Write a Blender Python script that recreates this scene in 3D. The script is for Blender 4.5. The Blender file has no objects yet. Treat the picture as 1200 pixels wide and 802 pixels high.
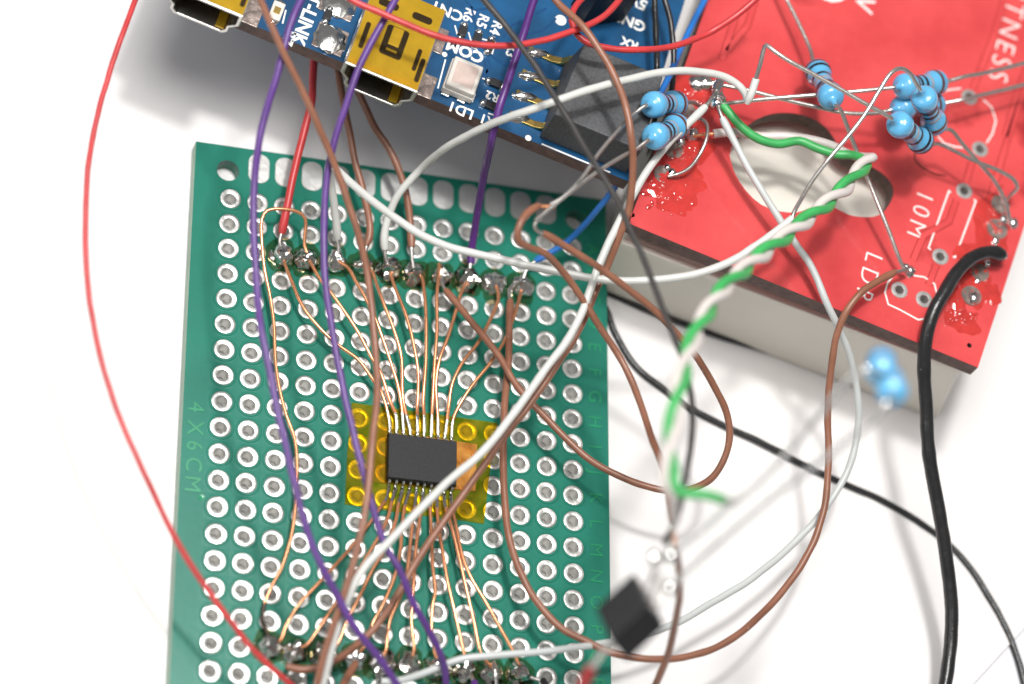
import bpy, bmesh, math, random
import numpy as np
from mathutils import Vector, Matrix, noise
from mathutils.geometry import tessellate_polygon

S = 0.1                       # 1 Blender unit = 1 cm; everything below is written in millimetres
TABLE = -1.68                 # table height; z = 0 is the copper side of the perfboard

# ------------------------------------------------------------------ camera
RM = np.array([[0.95612019, 0.00253367, 0.29296374],
               [-0.12455864, 0.90860375, 0.39865319],
               [-0.2651779, -0.41765153, 0.86904999]])
CAM = np.array([-52.83055625, -136.72183619, 262.05432845])
FPX = 3802.919536
RIGHT, UP, BACK = RM[0], RM[1], RM[2]
scene = bpy.context.scene
scene.unit_settings.system = 'METRIC'
scene.unit_settings.scale_length = 0.01
C = scene.collection
cam_data = bpy.data.cameras.new('camera')
cam = bpy.data.objects.new('camera', cam_data)
C.objects.link(cam)
M4 = Matrix.Identity(4)
for i in range(3):
    for j in range(3):
        M4[i][j] = RM[j][i]
    M4[i][3] = CAM[i] * S
cam.matrix_world = M4
cam_data.sensor_width = 36
cam_data.lens = FPX / 1200 * 36
cam_data.clip_start = 0.5
cam_data.clip_end = 500
cam_data.dof.use_dof = True
cam_data.dof.focus_distance = 294.0 * S
cam_data.dof.aperture_fstop = cam_data.lens * 1e-3 / (7.4 * S)
cam_data.dof.aperture_blades = 0
scene.camera = cam

# ------------------------------------------------------------------ light
world = bpy.data.worlds.new('World')
scene.world = world
world.use_nodes = True
bg = world.node_tree.nodes['Background']
bg.inputs[0].default_value = (1.0, 0.985, 0.97, 1)
bg.inputs[1].default_value = 0.165


def area_lamp(name, direction, target, dist, size, power, color=(1, 1, 1)):
    d = Vector(direction).normalized()
    ld = bpy.data.lights.new(name, 'AREA')
    ld.shape = 'DISK'
    ld.size = size * S
    ld.energy = power
    ld.color = color
    o = bpy.data.objects.new(name, ld)
    C.objects.link(o)
    o.location = (Vector(target) + d * dist) * S
    o.rotation_euler = d.to_track_quat('Z', 'Y').to_euler()
    return o


# small flash head and a softbox above the boards, and a weak broad diffuser on the left
LAMP = Vector((9, 30, 330))
AIM = Vector((22, -12, 0))
area_lamp('flash_lamp', LAMP - AIM, AIM, (LAMP - AIM).length, 30, 5600, (1, 0.985, 0.965))
area_lamp('overhead_softbox', (-0.12, 0.04, 1), (18, -8, 0), 360, 200, 10400, (1, 0.985, 0.97))
area_lamp('left_diffuser', (-8, -2.5, 8), (15, -22, 0), 330, 170, 1900, (1, 0.985, 0.975))
scene.view_settings.view_transform = 'Standard'
scene.view_settings.look = 'None'
scene.view_settings.exposure = 0.14
scene.view_settings.gamma = 1.0
scene.view_settings.use_curve_mapping = False
scene.cycles.max_bounces = 8
scene.cycles.transparent_max_bounces = 16
scene.cycles.use_denoising = True


# ------------------------------------------------------------------ helpers
def U(px, py, z=0.0):
    """place in the photograph at height z -> point in millimetres"""
    d = RM.T @ np.array([(px - 600) / FPX, -(py - 401) / FPX, -1.0])
    t = (z - CAM[2]) / d[2]
    return Vector(CAM + d * t)


def V(a):
    return Vector((float(a[0]), float(a[1]), float(a[2])))


RIGHT, UP, BACK = V(RIGHT), V(UP), V(BACK)


def mat(name, col, rough=0.5, metal=0.0, var=0.0, scale=3.0, bump=0.0, bscale=8.0, coat=0.0,
        spec=0.5, col2=None, cov=0.5, stain=None):
    m = bpy.data.materials.new(name)
    m.use_nodes = True
    nt = m.node_tree
    b = nt.nodes['Principled BSDF']
    b.inputs['Roughness'].default_value = rough
    b.inputs['Metallic'].default_value = metal
    b.inputs['Specular IOR Level'].default_value = spec
    b.inputs['Coat Weight'].default_value = coat
    b.inputs['Coat Roughness'].default_value = 0.12
    tc = nt.nodes.new('ShaderNodeTexCoord')
    if col2 is None:
        col2 = tuple(min(1, c * (1 + var)) for c in col)
        col1 = tuple(c * (1 - var) for c in col)
    else:
        col1 = col
    n = nt.nodes.new('ShaderNodeTexNoise')
    n.inputs['Scale'].default_value = scale
    n.inputs['Detail'].default_value = 6
    n.inputs['Roughness'].default_value = 0.6
    nt.links.new(tc.outputs['Object'], n.inputs['Vector'])
    r = nt.nodes.new('ShaderNodeValToRGB')
    r.color_ramp.elements[0].position = max(0, cov - 0.16)
    r.color_ramp.elements[1].position = min(1, cov + 0.16)
    r.color_ramp.elements[0].color = (*col1, 1)
    r.color_ramp.elements[1].color = (*col2, 1)
    nt.links.new(n.outputs['Fac'], r.inputs['Fac'])
    colout = r.outputs['Color']
    if stain:
        scol, sscale, spos = stain
        n3 = nt.nodes.new('ShaderNodeTexNoise')
        n3.inputs['Scale'].default_value = sscale
        n3.inputs['Detail'].default_value = 5
        nt.links.new(tc.outputs['Object'], n3.inputs['Vector'])
        r3 = nt.nodes.new('ShaderNodeValToRGB')
        r3.color_ramp.elements[0].position = spos
        r3.color_ramp.elements[1].position = min(1, spos + 0.07)
        nt.links.new(n3.outputs['Fac'], r3.inputs['Fac'])
        mx = nt.nodes.new('ShaderNodeMix')
        mx.data_type = 'RGBA'
        nt.links.new(r3.outputs['Color'], mx.inputs[0])
        nt.links.new(colout, mx.inputs[6])
        mx.inputs[7].default_value = (*scol, 1)
        colout = mx.outputs[2]
    nt.links.new(colout, b.inputs['Base Color'])
    if bump:
        n2 = nt.nodes.new('ShaderNodeTexNoise')
        n2.inputs['Scale'].default_value = bscale
        n2.inputs['Detail'].default_value = 5
        nt.links.new(tc.outputs['Object'], n2.inputs['Vector'])
        bp = nt.nodes.new('ShaderNodeBump')
        bp.inputs['Strength'].default_value = min(1.0, bump)
        bp.inputs['Distance'].default_value = 0.02
        nt.links.new(n2.outputs['Fac'], bp.inputs['Height'])
        nt.links.new(bp.outputs['Normal'], b.inputs['Normal'])
    return m


def film_mat(name, tint, opaque_col, mix, rough=0.2):
    """coloured clear film: tints what lies under it, with a glossy skin"""
    m = bpy.data.materials.new(name)
    m.use_nodes = True
    nt = m.node_tree
    b = nt.nodes['Principled BSDF']
    b.inputs['Base Color'].default_value = (*opaque_col, 1)
    b.inputs['Roughness'].default_value = rough
    tr = nt.nodes.new('ShaderNodeBsdfTransparent')
    tr.inputs[0].default_value = (*tint, 1)
    tc = nt.nodes.new('ShaderNodeTexCoord')
    n = nt.nodes.new('ShaderNodeTexNoise')
    n.inputs['Scale'].default_value = 7
    n.inputs['Detail'].default_value = 4
    nt.links.new(tc.outputs['Object'], n.inputs['Vector'])
    mr = nt.nodes.new('ShaderNodeMapRange')
    mr.inputs[1].default_value = 0.35
    mr.inputs[2].default_value = 0.65
    mr.inputs[3].default_value = mix * 0.5
    mr.inputs[4].default_value = min(1, mix * 1.6)
    nt.links.new(n.outputs['Fac'], mr.inputs[0])
    bp = nt.nodes.new('ShaderNodeBump')
    bp.inputs['Strength'].default_value = 0.4
    bp.inputs['Distance'].default_value = 0.02
    nt.links.new(n.outputs['Fac'], bp.inputs['Height'])
    nt.links.new(bp.outputs['Normal'], b.inputs['Normal'])
    mx = nt.nodes.new('ShaderNodeMixShader')
    nt.links.new(mr.outputs[0], mx.inputs[0])
    nt.links.new(tr.outputs[0], mx.inputs[1])
    nt.links.new(b.outputs[0], mx.inputs[2])
    nt.links.new(mx.outputs[0], nt.nodes['Material Output'].inputs[0])
    return m


MT = {}
MT['paper'] = mat('paper_white', (0.79, 0.77, 0.76), 0.75, var=0.03, scale=0.5, bump=0.12, bscale=1.0, stain=((0.70, 0.67, 0.66), 2.6, 0.70))
MT['table'] = mat('table_white', (0.76, 0.77, 0.80), 0.6, var=0.01)
MT['green'] = mat('green_mask', (0.015, 0.170, 0.118), 0.30, var=0.10, scale=1.5, bump=0.03, bscale=20, coat=0.0, spec=0.25)
MT['green_edge'] = mat('green_edge', (0.30, 0.42, 0.33), 0.6, var=0.08)
MT['green_text'] = mat('green_raised_copper', (0.012, 0.25, 0.115), 0.28, var=0.1, coat=0.3)
MT['tin'] = mat('tinned_pad', (0.62, 0.615, 0.59), 0.36, metal=0.75, var=0.12, scale=9, bump=0.25, bscale=14,
                stain=((0.40, 0.34, 0.26), 12, 0.64))
MT['barrel'] = mat('hole_plating', (0.72, 0.72, 0.69), 0.4, metal=0.5, var=0.1)
MT['solder'] = mat('solder', (0.74, 0.72, 0.68), 0.13, metal=1.0, var=0.15, scale=9, bump=0.9, bscale=7,
                   stain=((0.07, 0.045, 0.022), 7, 0.52))
MT['solder_clean'] = mat('clean_solder', (0.84, 0.84, 0.82), 0.16, metal=1.0, var=0.06, bump=0.4, bscale=8)
MT['tinned_wire'] = mat('tinned_lead', (0.56, 0.53, 0.50), 0.34, metal=0.9, var=0.12, scale=10, bump=0.15, bscale=20)
MT['copper'] = mat('enamelled_copper', (0.86, 0.38, 0.19), 0.27, metal=0.75, var=0.12, scale=5, coat=0.3)
MT['burnt'] = mat('burnt_enamel', (0.05, 0.03, 0.02), 0.4, metal=0.3, var=0.4, scale=12)
MT['chip'] = mat('chip_plastic', (0.013, 0.0135, 0.015), 0.52, var=0.25, scale=45, bump=0.10, bscale=90, spec=0.3)
MT['block'] = mat('header_plastic', (0.062, 0.064, 0.068), 0.55, var=0.3, scale=40, bump=0.15, bscale=70)
MT['black_plastic'] = mat('black_plastic', (0.010, 0.010, 0.011), 0.42, var=0.2, scale=10, bump=0.1, bscale=30, spec=0.3)
MT['blue_pcb'] = mat('blue_mask', (0.006, 0.066, 0.165), 0.30, var=0.28, scale=2.5, bump=0.04, bscale=16, coat=0.25)
MT['blue_trace'] = mat('blue_trace', (0.004, 0.055, 0.16), 0.3, var=0.1, coat=0.3)
MT['pcb_edge'] = mat('brown_board_edge', (0.115, 0.068, 0.058), 0.7, var=0.3, scale=12, bump=0.3, bscale=25)
MT['silk'] = mat('white_print', (0.80, 0.79, 0.76), 0.55, var=0.05, scale=12)
MT['steel'] = mat('shell_steel', (0.58, 0.56, 0.53), 0.30, metal=1.0, var=0.15, scale=5, bump=0.15, bscale=14)
MT['gold_film'] = mat('amber_taped_steel', (0.76, 0.46, 0.028), 0.18, metal=0.6, var=0.10, scale=4, bump=0.2,
                      bscale=6, coat=0.5, stain=((0.40, 0.10, 0.012), 2.2, 0.66))
MT['slot'] = mat('slot_dark', (0.028, 0.018, 0.007), 0.6, var=0.3, spec=0.08)
MT['tin_flat'] = mat('tinned_contact', (0.62, 0.615, 0.59), 0.38, metal=0.65, var=0.06, scale=7, bump=0.15, bscale=16,
                     stain=((0.50, 0.44, 0.36), 11, 0.66))
MT['gold'] = mat('gold_contact', (0.85, 0.60, 0.18), 0.25, metal=1.0, var=0.1)
MT['ledbody'] = mat('led_body', (0.62, 0.585, 0.53), 0.5, var=0.05)
MT['ledlens'] = mat('led_lens', (0.58, 0.46, 0.41), 0.18, var=0.08, scale=6, stain=((0.55, 0.20, 0.08), 5, 0.68))
MT['red_pcb'] = mat('red_mask', (0.50, 0.042, 0.046), 0.27, scale=0.8, bump=0.08, bscale=10, coat=0.45,
                    col2=(0.70, 0.082, 0.082), cov=0.47, stain=((0.34, 0.024, 0.026), 0.9, 0.60))
MT['red_trace'] = mat('red_trace', (0.33, 0.025, 0.024), 0.3, var=0.1, coat=0.4)
MT['red_crust'] = mat('flux_crust', (0.50, 0.035, 0.03), 0.09, var=0.15, scale=6, bump=0.6, bscale=6, coat=1.0,
                      stain=((0.26, 0.03, 0.022), 5, 0.68))
MT['eyelet_dark'] = mat('hole_shade', (0.03, 0.015, 0.012), 0.6)
MT['pad_dull'] = mat('dull_pad', (0.36, 0.29, 0.26), 0.30, metal=0.7, var=0.3, scale=8, bump=0.5, bscale=12)
MT['box'] = mat('cream_plastic', (0.70, 0.665, 0.59), 0.45, var=0.02, scale=1.5, bump=0.04, bscale=30)
MT['white_ins'] = mat('white_insulation', (0.57, 0.575, 0.545), 0.38, var=0.03, scale=3, bump=0.06, bscale=12, stain=((0.36, 0.33, 0.28), 22, 0.70))
MT['grey_ins'] = mat('pale_grey_insulation', (0.50, 0.52, 0.51), 0.36, var=0.04, scale=3, bump=0.06, bscale=12, stain=((0.34, 0.32, 0.28), 22, 0.70))
MT['brown_ins'] = mat('brown_insulation', (0.25, 0.105, 0.062), 0.38, var=0.14, scale=4, bump=0.12, bscale=12, stain=((0.42, 0.30, 0.23), 22, 0.70))
MT['purple_ins'] = mat('purple_insulation', (0.098, 0.038, 0.205), 0.38, var=0.14, scale=4, bump=0.1, bscale=12, stain=((0.30, 0.22, 0.42), 22, 0.70))
MT['deep_purple_ins'] = mat('deep_purple_insulation', (0.082, 0.022, 0.160), 0.38, var=0.14, scale=4, bump=0.1, stain=((0.25, 0.16, 0.34), 22, 0.70))
MT['red_ins'] = mat('red_insulation', (0.50, 0.040, 0.042), 0.36, var=0.14, scale=4, bump=0.08, stain=((0.62, 0.30, 0.27), 22, 0.70))
MT['green_ins'] = mat('green_insulation', (0.045, 0.36, 0.095), 0.40, var=0.14, scale=4, bump=0.08, stain=((0.20, 0.50, 0.25), 22, 0.70))
MT['blue_ins'] = mat('blue_insulation', (0.020, 0.150, 0.48), 0.36, var=0.14, scale=4, bump=0.08, stain=((0.20, 0.32, 0.55), 22, 0.70))
MT['black_ins'] = mat('black_insulation', (0.016, 0.016, 0.017), 0.30, var=0.2, scale=5, bump=0.2, bscale=18, stain=((0.16, 0.15, 0.14), 22, 0.70))
MT['dull_black_ins'] = mat('dull_black_insulation', (0.035, 0.032, 0.031), 0.45, var=0.1, scale=5)
MT['pink_white_ins'] = mat('off_white_insulation', (0.60, 0.55, 0.52), 0.42, var=0.03, scale=3)
MT['res_body'] = mat('resistor_blue', (0.11, 0.39, 0.64), 0.24, var=0.06, scale=4, bump=0.12, bscale=5, coat=0.4)
MT['band_black'] = mat('band_black', (0.012, 0.012, 0.014), 0.35, var=0.2)
MT['band_brown'] = mat('band_brown', (0.10, 0.030, 0.018), 0.35, var=0.15)
MT['band_grey'] = mat('band_grey', (0.30, 0.32, 0.36), 0.35, var=0.15)
MT['resist_black'] = mat('chip_resistor_black', (0.02, 0.02, 0.022), 0.35, var=0.2)
MT['tape'] = film_mat('yellow_film', (0.93, 0.82, 0.22), (0.62, 0.50, 0.06), 0.10)
MT['tape_amber'] = film_mat('amber_film', (0.90, 0.62, 0.10), (0.72, 0.36, 0.08), 0.42, 0.22)
MT['flux'] = film_mat('flux_residue', (0.78, 0.74, 0.58), (0.05, 0.045, 0.02), 0.14, 0.07)


class MB:
    """collects shapes (mm, world axes) and links them as ONE mesh object"""

    def __init__(self):
        self.v, self.f, self.m = [], [], []

    def add(self, verts, faces, mi=0):
        o = len(self.v)
        self.v += [V(p) for p in verts]
        self.f += [tuple(o + i for i in q) for q in faces]
        self.m += [mi] * len(faces)

    def box(self, c, ax, ay, az, mi=0):
        """c = centre, ax/ay/az = half-edge vectors"""
        c, ax, ay, az = V(c), V(ax), V(ay), V(az)
        p = [c + ax * i + ay * j + az * k for k in (-1, 1) for j in (-1, 1) for i in (-1, 1)]
        self.add(p, [(0, 2, 3, 1), (4, 5, 7, 6), (0, 1, 5, 4), (2, 6, 7, 3), (0, 4, 6, 2), (1, 3, 7, 5)], mi)

    def prism(self, poly, z0, z1, mi=0, mside=None):
        n = len(poly)
        p = [(q[0], q[1], z0) for q in poly] + [(q[0], q[1], z1) for q in poly]
        self.add(p, [tuple(range(n))[::-1], tuple(range(n, 2 * n))], mi)
        o = len(self.v)
        self.add(p, [(i, (i + 1) % n, n + (i + 1) % n, n + i) for i in range(n)], mi if mside is None else mside)

    def tube(self, pts, r, n=12, mi=0, step=0.5, wob=0.0, seed=0, raw=False):
        P = [V(p) for p in pts]
        P = P if raw else spline(P, step)
        if len(P) < 2:
            return
        T = [(P[min(i + 1, len(P) - 1)] - P[max(i - 1, 0)]).normalized() for i in range(len(P))]
        a = Vector((0, 0, 1)) if abs(T[0].z) < 0.9 else Vector((1, 0, 0))
        nrm = (a - T[0] * a.dot(T[0])).normalized()
        rows = []
        for i, p in enumerate(P):
            nrm = (nrm - T[i] * nrm.dot(T[i])).normalized()
            b = T[i].cross(nrm)
            rr = r[min(i, len(r) - 1)] if isinstance(r, (list, tuple)) else r
            if wob:
                rr *= 1 + wob * noise.noise(Vector((i * 0.35 + seed * 7.1, seed, 0)))
            rows.append([p + (nrm * math.cos(2 * math.pi * k / n) + b * math.sin(2 * math.pi * k / n)) * rr
                         for k in range(n)])
        verts = [q for row in rows for q in row]
        faces = []
        for i in range(len(rows) - 1):
            for k in range(n):
                faces.append((i * n + k, i * n + (k + 1) % n, (i + 1) * n + (k + 1) % n, (i + 1) * n + k))
        m = len(rows)
        faces.append(tuple(range(n))[::-1])
        faces.append(tuple((m - 1) * n + k for k in range(n)))
        self.add(verts, faces, mi)

    def lathe(self, p0, axis, prof, n=24, mi=0, closed=True):
        """prof = [(distance along axis, radius)]"""
        p0, axis = V(p0), V(axis).normalized()
        a = Vector((0, 0, 1)) if abs(axis.z) < 0.9 else Vector((1, 0, 0))
        e1 = (a - axis * a.dot(axis)).normalized()
        e2 = axis.cross(e1)
        vs, fs = [], []
        for d, r in prof:
            for k in range(n):
                t = 2 * math.pi * k / n
                vs.append(p0 + axis * d + (e1 * math.cos(t) + e2 * math.sin(t)) * r)
        for i in range(len(prof) - 1):
            for k in range(n):
                fs.append((i * n + k, i * n + (k + 1) % n, (i + 1) * n + (k + 1) % n, (i + 1) * n + k))
        if closed:
            fs.append(tuple(range(n))[::-1])
            fs.append(tuple((len(prof) - 1) * n + k for k in range(n)))
        self.add(vs, fs, mi)

    def build(self, name, mats, parent=None, origin=None, smooth=True, bevel=0.0, seg=2, sharp=42):
        if origin is None:
            lo = Vector([min(p[i] for p in self.v) for i in range(3)])
            hi = Vector([max(p[i] for p in self.v) for i in range(3)])
            origin = Vector(((lo.x + hi.x) / 2, (lo.y + hi.y) / 2, lo.z))
        origin = V(origin)
        me = bpy.data.meshes.new(name)
        me.from_pydata([tuple((p - origin) * S) for p in self.v], [], self.f)
        if not isinstance(mats, (list, tuple)):
            mats = [mats]
        for q in mats:
            me.materials.append(MT[q])
        me.polygons.foreach_set('material_index', self.m)
        if smooth:
            me.polygons.foreach_set('use_smooth', [True] * len(self.f))
        me.update()
        bm = bmesh.new()
        bm.from_mesh(me)
        bmesh.ops.recalc_face_normals(bm, faces=bm.faces)
        bm.to_mesh(me)
        bm.free()
        if smooth:
            try:
                me.set_sharp_from_angle(angle=math.radians(sharp))
            except Exception:
                pass
        return link(name, me, parent, origin, bevel, seg)


def link(name, me, parent, origin, bevel=0.0, seg=2):
    o = bpy.data.objects.new(name, me)
    C.objects.link(o)
    origin = V(origin)
    o['o'] = tuple(origin)
    if parent is not None:
        o.parent = parent
        o.location = (origin - Vector(ORG[parent.name])) * S
    else:
        o.location = origin * S
    ORG[o.name] = tuple(origin)
    del o['o']
    if bevel:
        md = o.modifiers.new('bevel', 'BEVEL')
        md.width = bevel * S
        md.segments = seg
        md.limit_method = 'ANGLE'
        md.angle_limit = math.radians(40)
    return o


ORG = {}


def thing(name, origin, label, cat, group=None):
    o = link(name, None, None, origin)
    o.empty_display_size = 0.2
    return tag(o, label, cat, group)


def tag(o, label=None, cat=None, group=None, kind=None):
    if label:
        o['label'] = label
    if cat:
        o['category'] = cat
    if group:
        o['group'] = group
    if kind:
        o['kind'] = kind
    return o


def spline(P, step=0.5):
    if len(P) == 2:
        n = max(1, int((P[1] - P[0]).length / max(step, 0.1)))
        return [P[0].lerp(P[1], i / n) for i in range(n + 1)]
    out = []
    Q = [P[0] * 2 - P[1]] + P + [P[-1] * 2 - P[-2]]
    for i in range(1, len(Q) - 2):
        a, b, c, d = Q[i - 1], Q[i], Q[i + 1], Q[i + 2]
        t0 = 0.0
        t1 = t0 + max(1e-4, (b - a).length) ** 0.5
        t2 = t1 + max(1e-4, (c - b).length) ** 0.5
        t3 = t2 + max(1e-4, (d - c).length) ** 0.5
        n = max(2, int((c - b).length / step))
        for k in range(n):
            t = t1 + (t2 - t1) * k / n
            A1 = a * ((t1 - t) / (t1 - t0)) + b * ((t - t0) / (t1 - t0))
            A2 = b * ((t2 - t) / (t2 - t1)) + c * ((t - t1) / (t2 - t1))
            A3 = c * ((t3 - t) / (t3 - t2)) + d * ((t - t2) / (t3 - t2))
            B1 = A1 * ((t2 - t) / (t2 - t0)) + A2 * ((t - t0) / (t2 - t0))
            B2 = A2 * ((t3 - t) / (t3 - t1)) + A3 * ((t - t1) / (t3 - t1))
            out.append(B1 * ((t2 - t) / (t2 - t1)) + B2 * ((t - t1) / (t2 - t1)))
    out.append(P[-1])
    return out


def zp(pts):
    return [U(*p) for p in pts]


def lettering(parent, text, pos, up, read, height, material, depth=0.02, name='lettering', bold=0.0, spacing=1.0,
              align='CENTER'):
    """flat printed text: pos = centre, read = reading direction, up = top of the letters"""
    cu = bpy.data.curves.new('t', 'FONT')
    cu.body = text
    cu.size = 1.0
    cu.align_x = align
    cu.align_y = 'CENTER'
    cu.extrude = 0.004
    cu.offset = bold
    cu.space_character = spacing
    cu.resolution_u = 3
    tmp = bpy.data.objects.new('t', cu)
    C.objects.link(tmp)
    dg = bpy.context.evaluated_depsgraph_get()
    me = bpy.data.meshes.new_from_object(tmp.evaluated_get(dg))
    bpy.data.objects.remove(tmp)
    bpy.data.curves.remove(cu)
    pos, up, read = V(pos), V(up).normalized(), V(read).normalized()
    nrm = read.cross(up)
    k = height / 0.70
    for v in me.vertices:
        c = v.co.copy()
        v.co = (read * c.x * k + up * c.y * k + nrm * (depth if c.z > 0 else 0)) * S
    me.materials.clear()
    me.materials.append(MT[material])
    me.name = name
    return link(name, me, parent, pos)


def blob_mb(c, rx, ry, rz, seed=0, amp=0.18, sub=3, flat=True):
    bm = bmesh.new()
    bmesh.ops.create_icosphere(bm, subdivisions=sub, radius=1.0)
    vs = []
    for v in bm.verts:
        p = v.co.copy()
        k = 1 + amp * noise.noise(p * 1.7 + Vector((seed * 3.7, seed * 1.3, seed))) \
              + amp * 0.5 * noise.noise(p * 4.1 + Vector((seed, seed * 5.1, 0)))
        q = Vector((p.x * rx * k, p.y * ry * k, p.z * rz * k))
        if flat and q.z < 0:
            q.z *= 0.15
            q.x *= 1.08
            q.y *= 1.08
        vs.append(V(c) + q)
    fs = [tuple(v.index for v in f.verts) for f in bm.faces]
    bm.free()
    m = MB()
    m.add(vs, fs)
    return m


def circle(c, r, n=20):
    return [(c[0] + r * math.cos(2 * math.pi * i / n), c[1] + r * math.sin(2 * math.pi * i / n)) for i in range(n)]


def plate(m, outer, holes, z0, z1, mtop=0, mside=1, mhole=1):
    """flat plate with through holes; polygons in mm"""
    loops = [outer] + holes
    vl = [[Vector((p[0], p[1], 0)) for p in l] for l in loops]
    tris = tessellate_polygon(vl)
    flat = [p for l in loops for p in l]
    m.add([(p[0], p[1], z1) for p in flat], [tuple(t) for t in tris], mtop)
    m.add([(p[0], p[1], z0) for p in flat], [tuple(t)[::-1] for t in tris], mtop)
    for li, l in enumerate(loops):
        n = len(l)
        m.add([(p[0], p[1], z0) for p in l] + [(p[0], p[1], z1) for p in l],
              [(i, (i + 1) % n, n + (i + 1) % n, n + i) for i in range(n)], mside if li == 0 else mhole)


def strip(parent, pts, w, z, material, name='printed_line', h=0.02):
    """thin printed line or raised track along a polyline on a board"""
    P = [Vector((p[0], p[1], 0)) for p in pts]
    L, R = [], []
    for i, p in enumerate(P):
        d0 = (p - P[i - 1]).normalized() if i else None
        d1 = (P[i + 1] - p).normalized() if i < len(P) - 1 else None
        d0 = d0 or d1
        d1 = d1 or d0
        n0, n1 = Vector((-d0.y, d0.x, 0)), Vector((-d1.y, d1.x, 0))
        k = (n0 + n1).normalized()
        k = k * (w / 2 / max(0.4, k.dot(n0)))
        L.append(p + k)
        R.append(p - k)
    n = len(P)
    vs = [(q.x, q.y, zz) for zz in (z, z + h) for q in L + R]
    fs = []
    for i in range(n - 1):
        fs += [(i, i + 1, n + i + 1, n + i), (2 * n + i, 3 * n + i, 3 * n + i + 1, 2 * n + i + 1),
               (i, 2 * n + i, 2 * n + i + 1, i + 1), (n + i, n + i + 1, 3 * n + i + 1, 3 * n + i)]
    fs += [(0, n, 3 * n, 2 * n), (n - 1, 3 * n - 1, 4 * n - 1, 2 * n - 1)]
    m = MB()
    m.add(vs, fs)
    return m.build(name, material, parent, smooth=False)


# ------------------------------------------------------------------ the setting
m = MB()
m.box((20, 0, TABLE - 5.2), (260, 0, 0), (0, 260, 0), (0, 0, 5))
tag(m.build('table', 'table', smooth=False), kind='structure')
e0, e1 = U(1128, 815, TABLE), U(1215, 720, TABLE)
ed = (e1 - e0).normalized()
en = Vector((-ed.y, ed.x, 0))
m = MB()
a, b = e0 - ed * 160, e0 + ed * 220
bm_pts = [a, b, b + en * 260, a + en * 260]
N = 60
vs, fs = [], []
for j in range(N + 1):
    for i in range(N + 1):
        p = a.lerp(b, i / N) + en * 260 * (j / N)
        wz = 0.10 * noise.noise(Vector((p.x * 0.03, p.y * 0.03, 3)))
        edge = min(1, j / 3)
        vs.append((p.x, p.y, TABLE - 0.06 + wz * edge * 0.5 + (0.25 if j == 0 else 0.0)))
for j in range(N):
    for i in range(N):
        fs.append((j * (N + 1) + i, j * (N + 1) + i + 1, (j + 1) * (N + 1) + i + 1, (j + 1) * (N + 1) + i))
m.add(vs, fs)
o = m.build('paper_sheet', 'paper')
tag(o, 'large white sheet of paper spread under the boards', 'paper')

# ------------------------------------------------------------------ perfboard
PB = thing('perfboard', (16.5, -20, -1.6), 'green prototyping board with rows of tinned holes under the small chip',
           'circuit board')
PITCH = 2.54
NR = 20
XL, XR, YT, YB = -3.48, 36.5, 5.45, -54.5
m = MB()
NS = 24


def cell(m, cx, cy, hx0, hx1, hy0, hy1, rh, ring=True, bottom=True):
    """square of board with a round hole and the low rim the mask makes over the copper"""
    def sq(t):
        c, s = math.cos(t), math.sin(t)
        k = 1 / max(abs(c), abs(s))
        x, y = c * k, s * k
        return (cx + (hx1 if x > 0 else hx0) * abs(x) * (1 if x > 0 else -1),
                cy + (hy1 if y > 0 else hy0) * abs(y) * (1 if y > 0 else -1))
    th = [2 * math.pi * (k + 0.0) / NS for k in range(NS)]
    rings = []
    if ring:
        for r, z in ((rh, 0), (1.02, 0.0), (1.04, 0.07), (1.15, 0.07), (1.22, 0.004)):
            rings.append([(cx + r * math.cos(t), cy + r * math.sin(t), z) for t in th])
    else:
        rings.append([(cx + rh * math.cos(t), cy + rh * math.sin(t), 0) for t in th])
    rings.append([(*sq(t), 0.0) for t in th])
    vs = [p for r in rings for p in r]
    fs = [(i * NS + k, (i + 1) * NS + k, (i + 1) * NS + (k + 1) % NS, i * NS + (k + 1) % NS)
          for i in range(len(rings) - 1) for k in range(NS)]
    m.add(vs, fs, 0)
    low = [(cx + rh * math.cos(t), cy + rh * math.sin(t), -1.6) for t in th]
    m.add(rings[0] + low, [(k, (k + 1) % NS, NS + (k + 1) % NS, NS + k) for k in range(NS)], 0)
    m.add(low + [(*sq(t), -1.6) for t in th],
          [(k, NS + k, NS + (k + 1) % NS, (k + 1) % NS) for k in range(NS)], 0)


H = PITCH / 2
for r in range(NR):
    for c in range(14):
        cell(m, c * PITCH, -r * PITCH, H, H, H, H, 0.52)
xa, xb = -H, 13 * PITCH + H
ya, yb = H, -(NR - 1) * PITCH - H


def rect(x0, x1, y0, y1):
    m.add([(x0, y0, 0), (x1, y0, 0), (x1, y1, 0), (x0, y1, 0)], [(0, 1, 2, 3)], 0)
    m.add([(x0, y0, -1.6), (x1, y0, -1.6), (x1, y1, -1.6), (x0, y1, -1.6)], [(3, 2, 1, 0)], 0)


rect(XL, xa, yb, ya)
rect(xb, XR, yb, ya)
for yo, sg in ((ya, 1), (yb, -1)):
    y0, y1 = (ya, YT) if sg > 0 else (YB, yb)
    hy = (yo + sg * 1.63)
    rect(H, xb - 2 * H, y0, y1)
    for hx, x0, x1 in ((-0.36, XL, H), (33.5, xb - 2 * H, XR)):
        cell(m, hx, hy, hx - x0, x1 - hx, hy - y0, y1 - hy, 1.05, ring=False)
sub = m.build('substrate', 'green', PB, smooth=True, sharp=18)
m = MB()
for p, q in (((XL, YB), (XL, YT)), ((XL, YT), (XR, YT)), ((XR, YT), (XR, YB)), ((XR, YB), (XL, YB))):
    m.add([(p[0], p[1], 0), (q[0], q[1], 0), (q[0], q[1], -1.6), (p[0], p[1], -1.6)], [(0, 1, 2, 3)])
m.build('board_edge', 'green_edge', PB, smooth=False)

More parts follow.
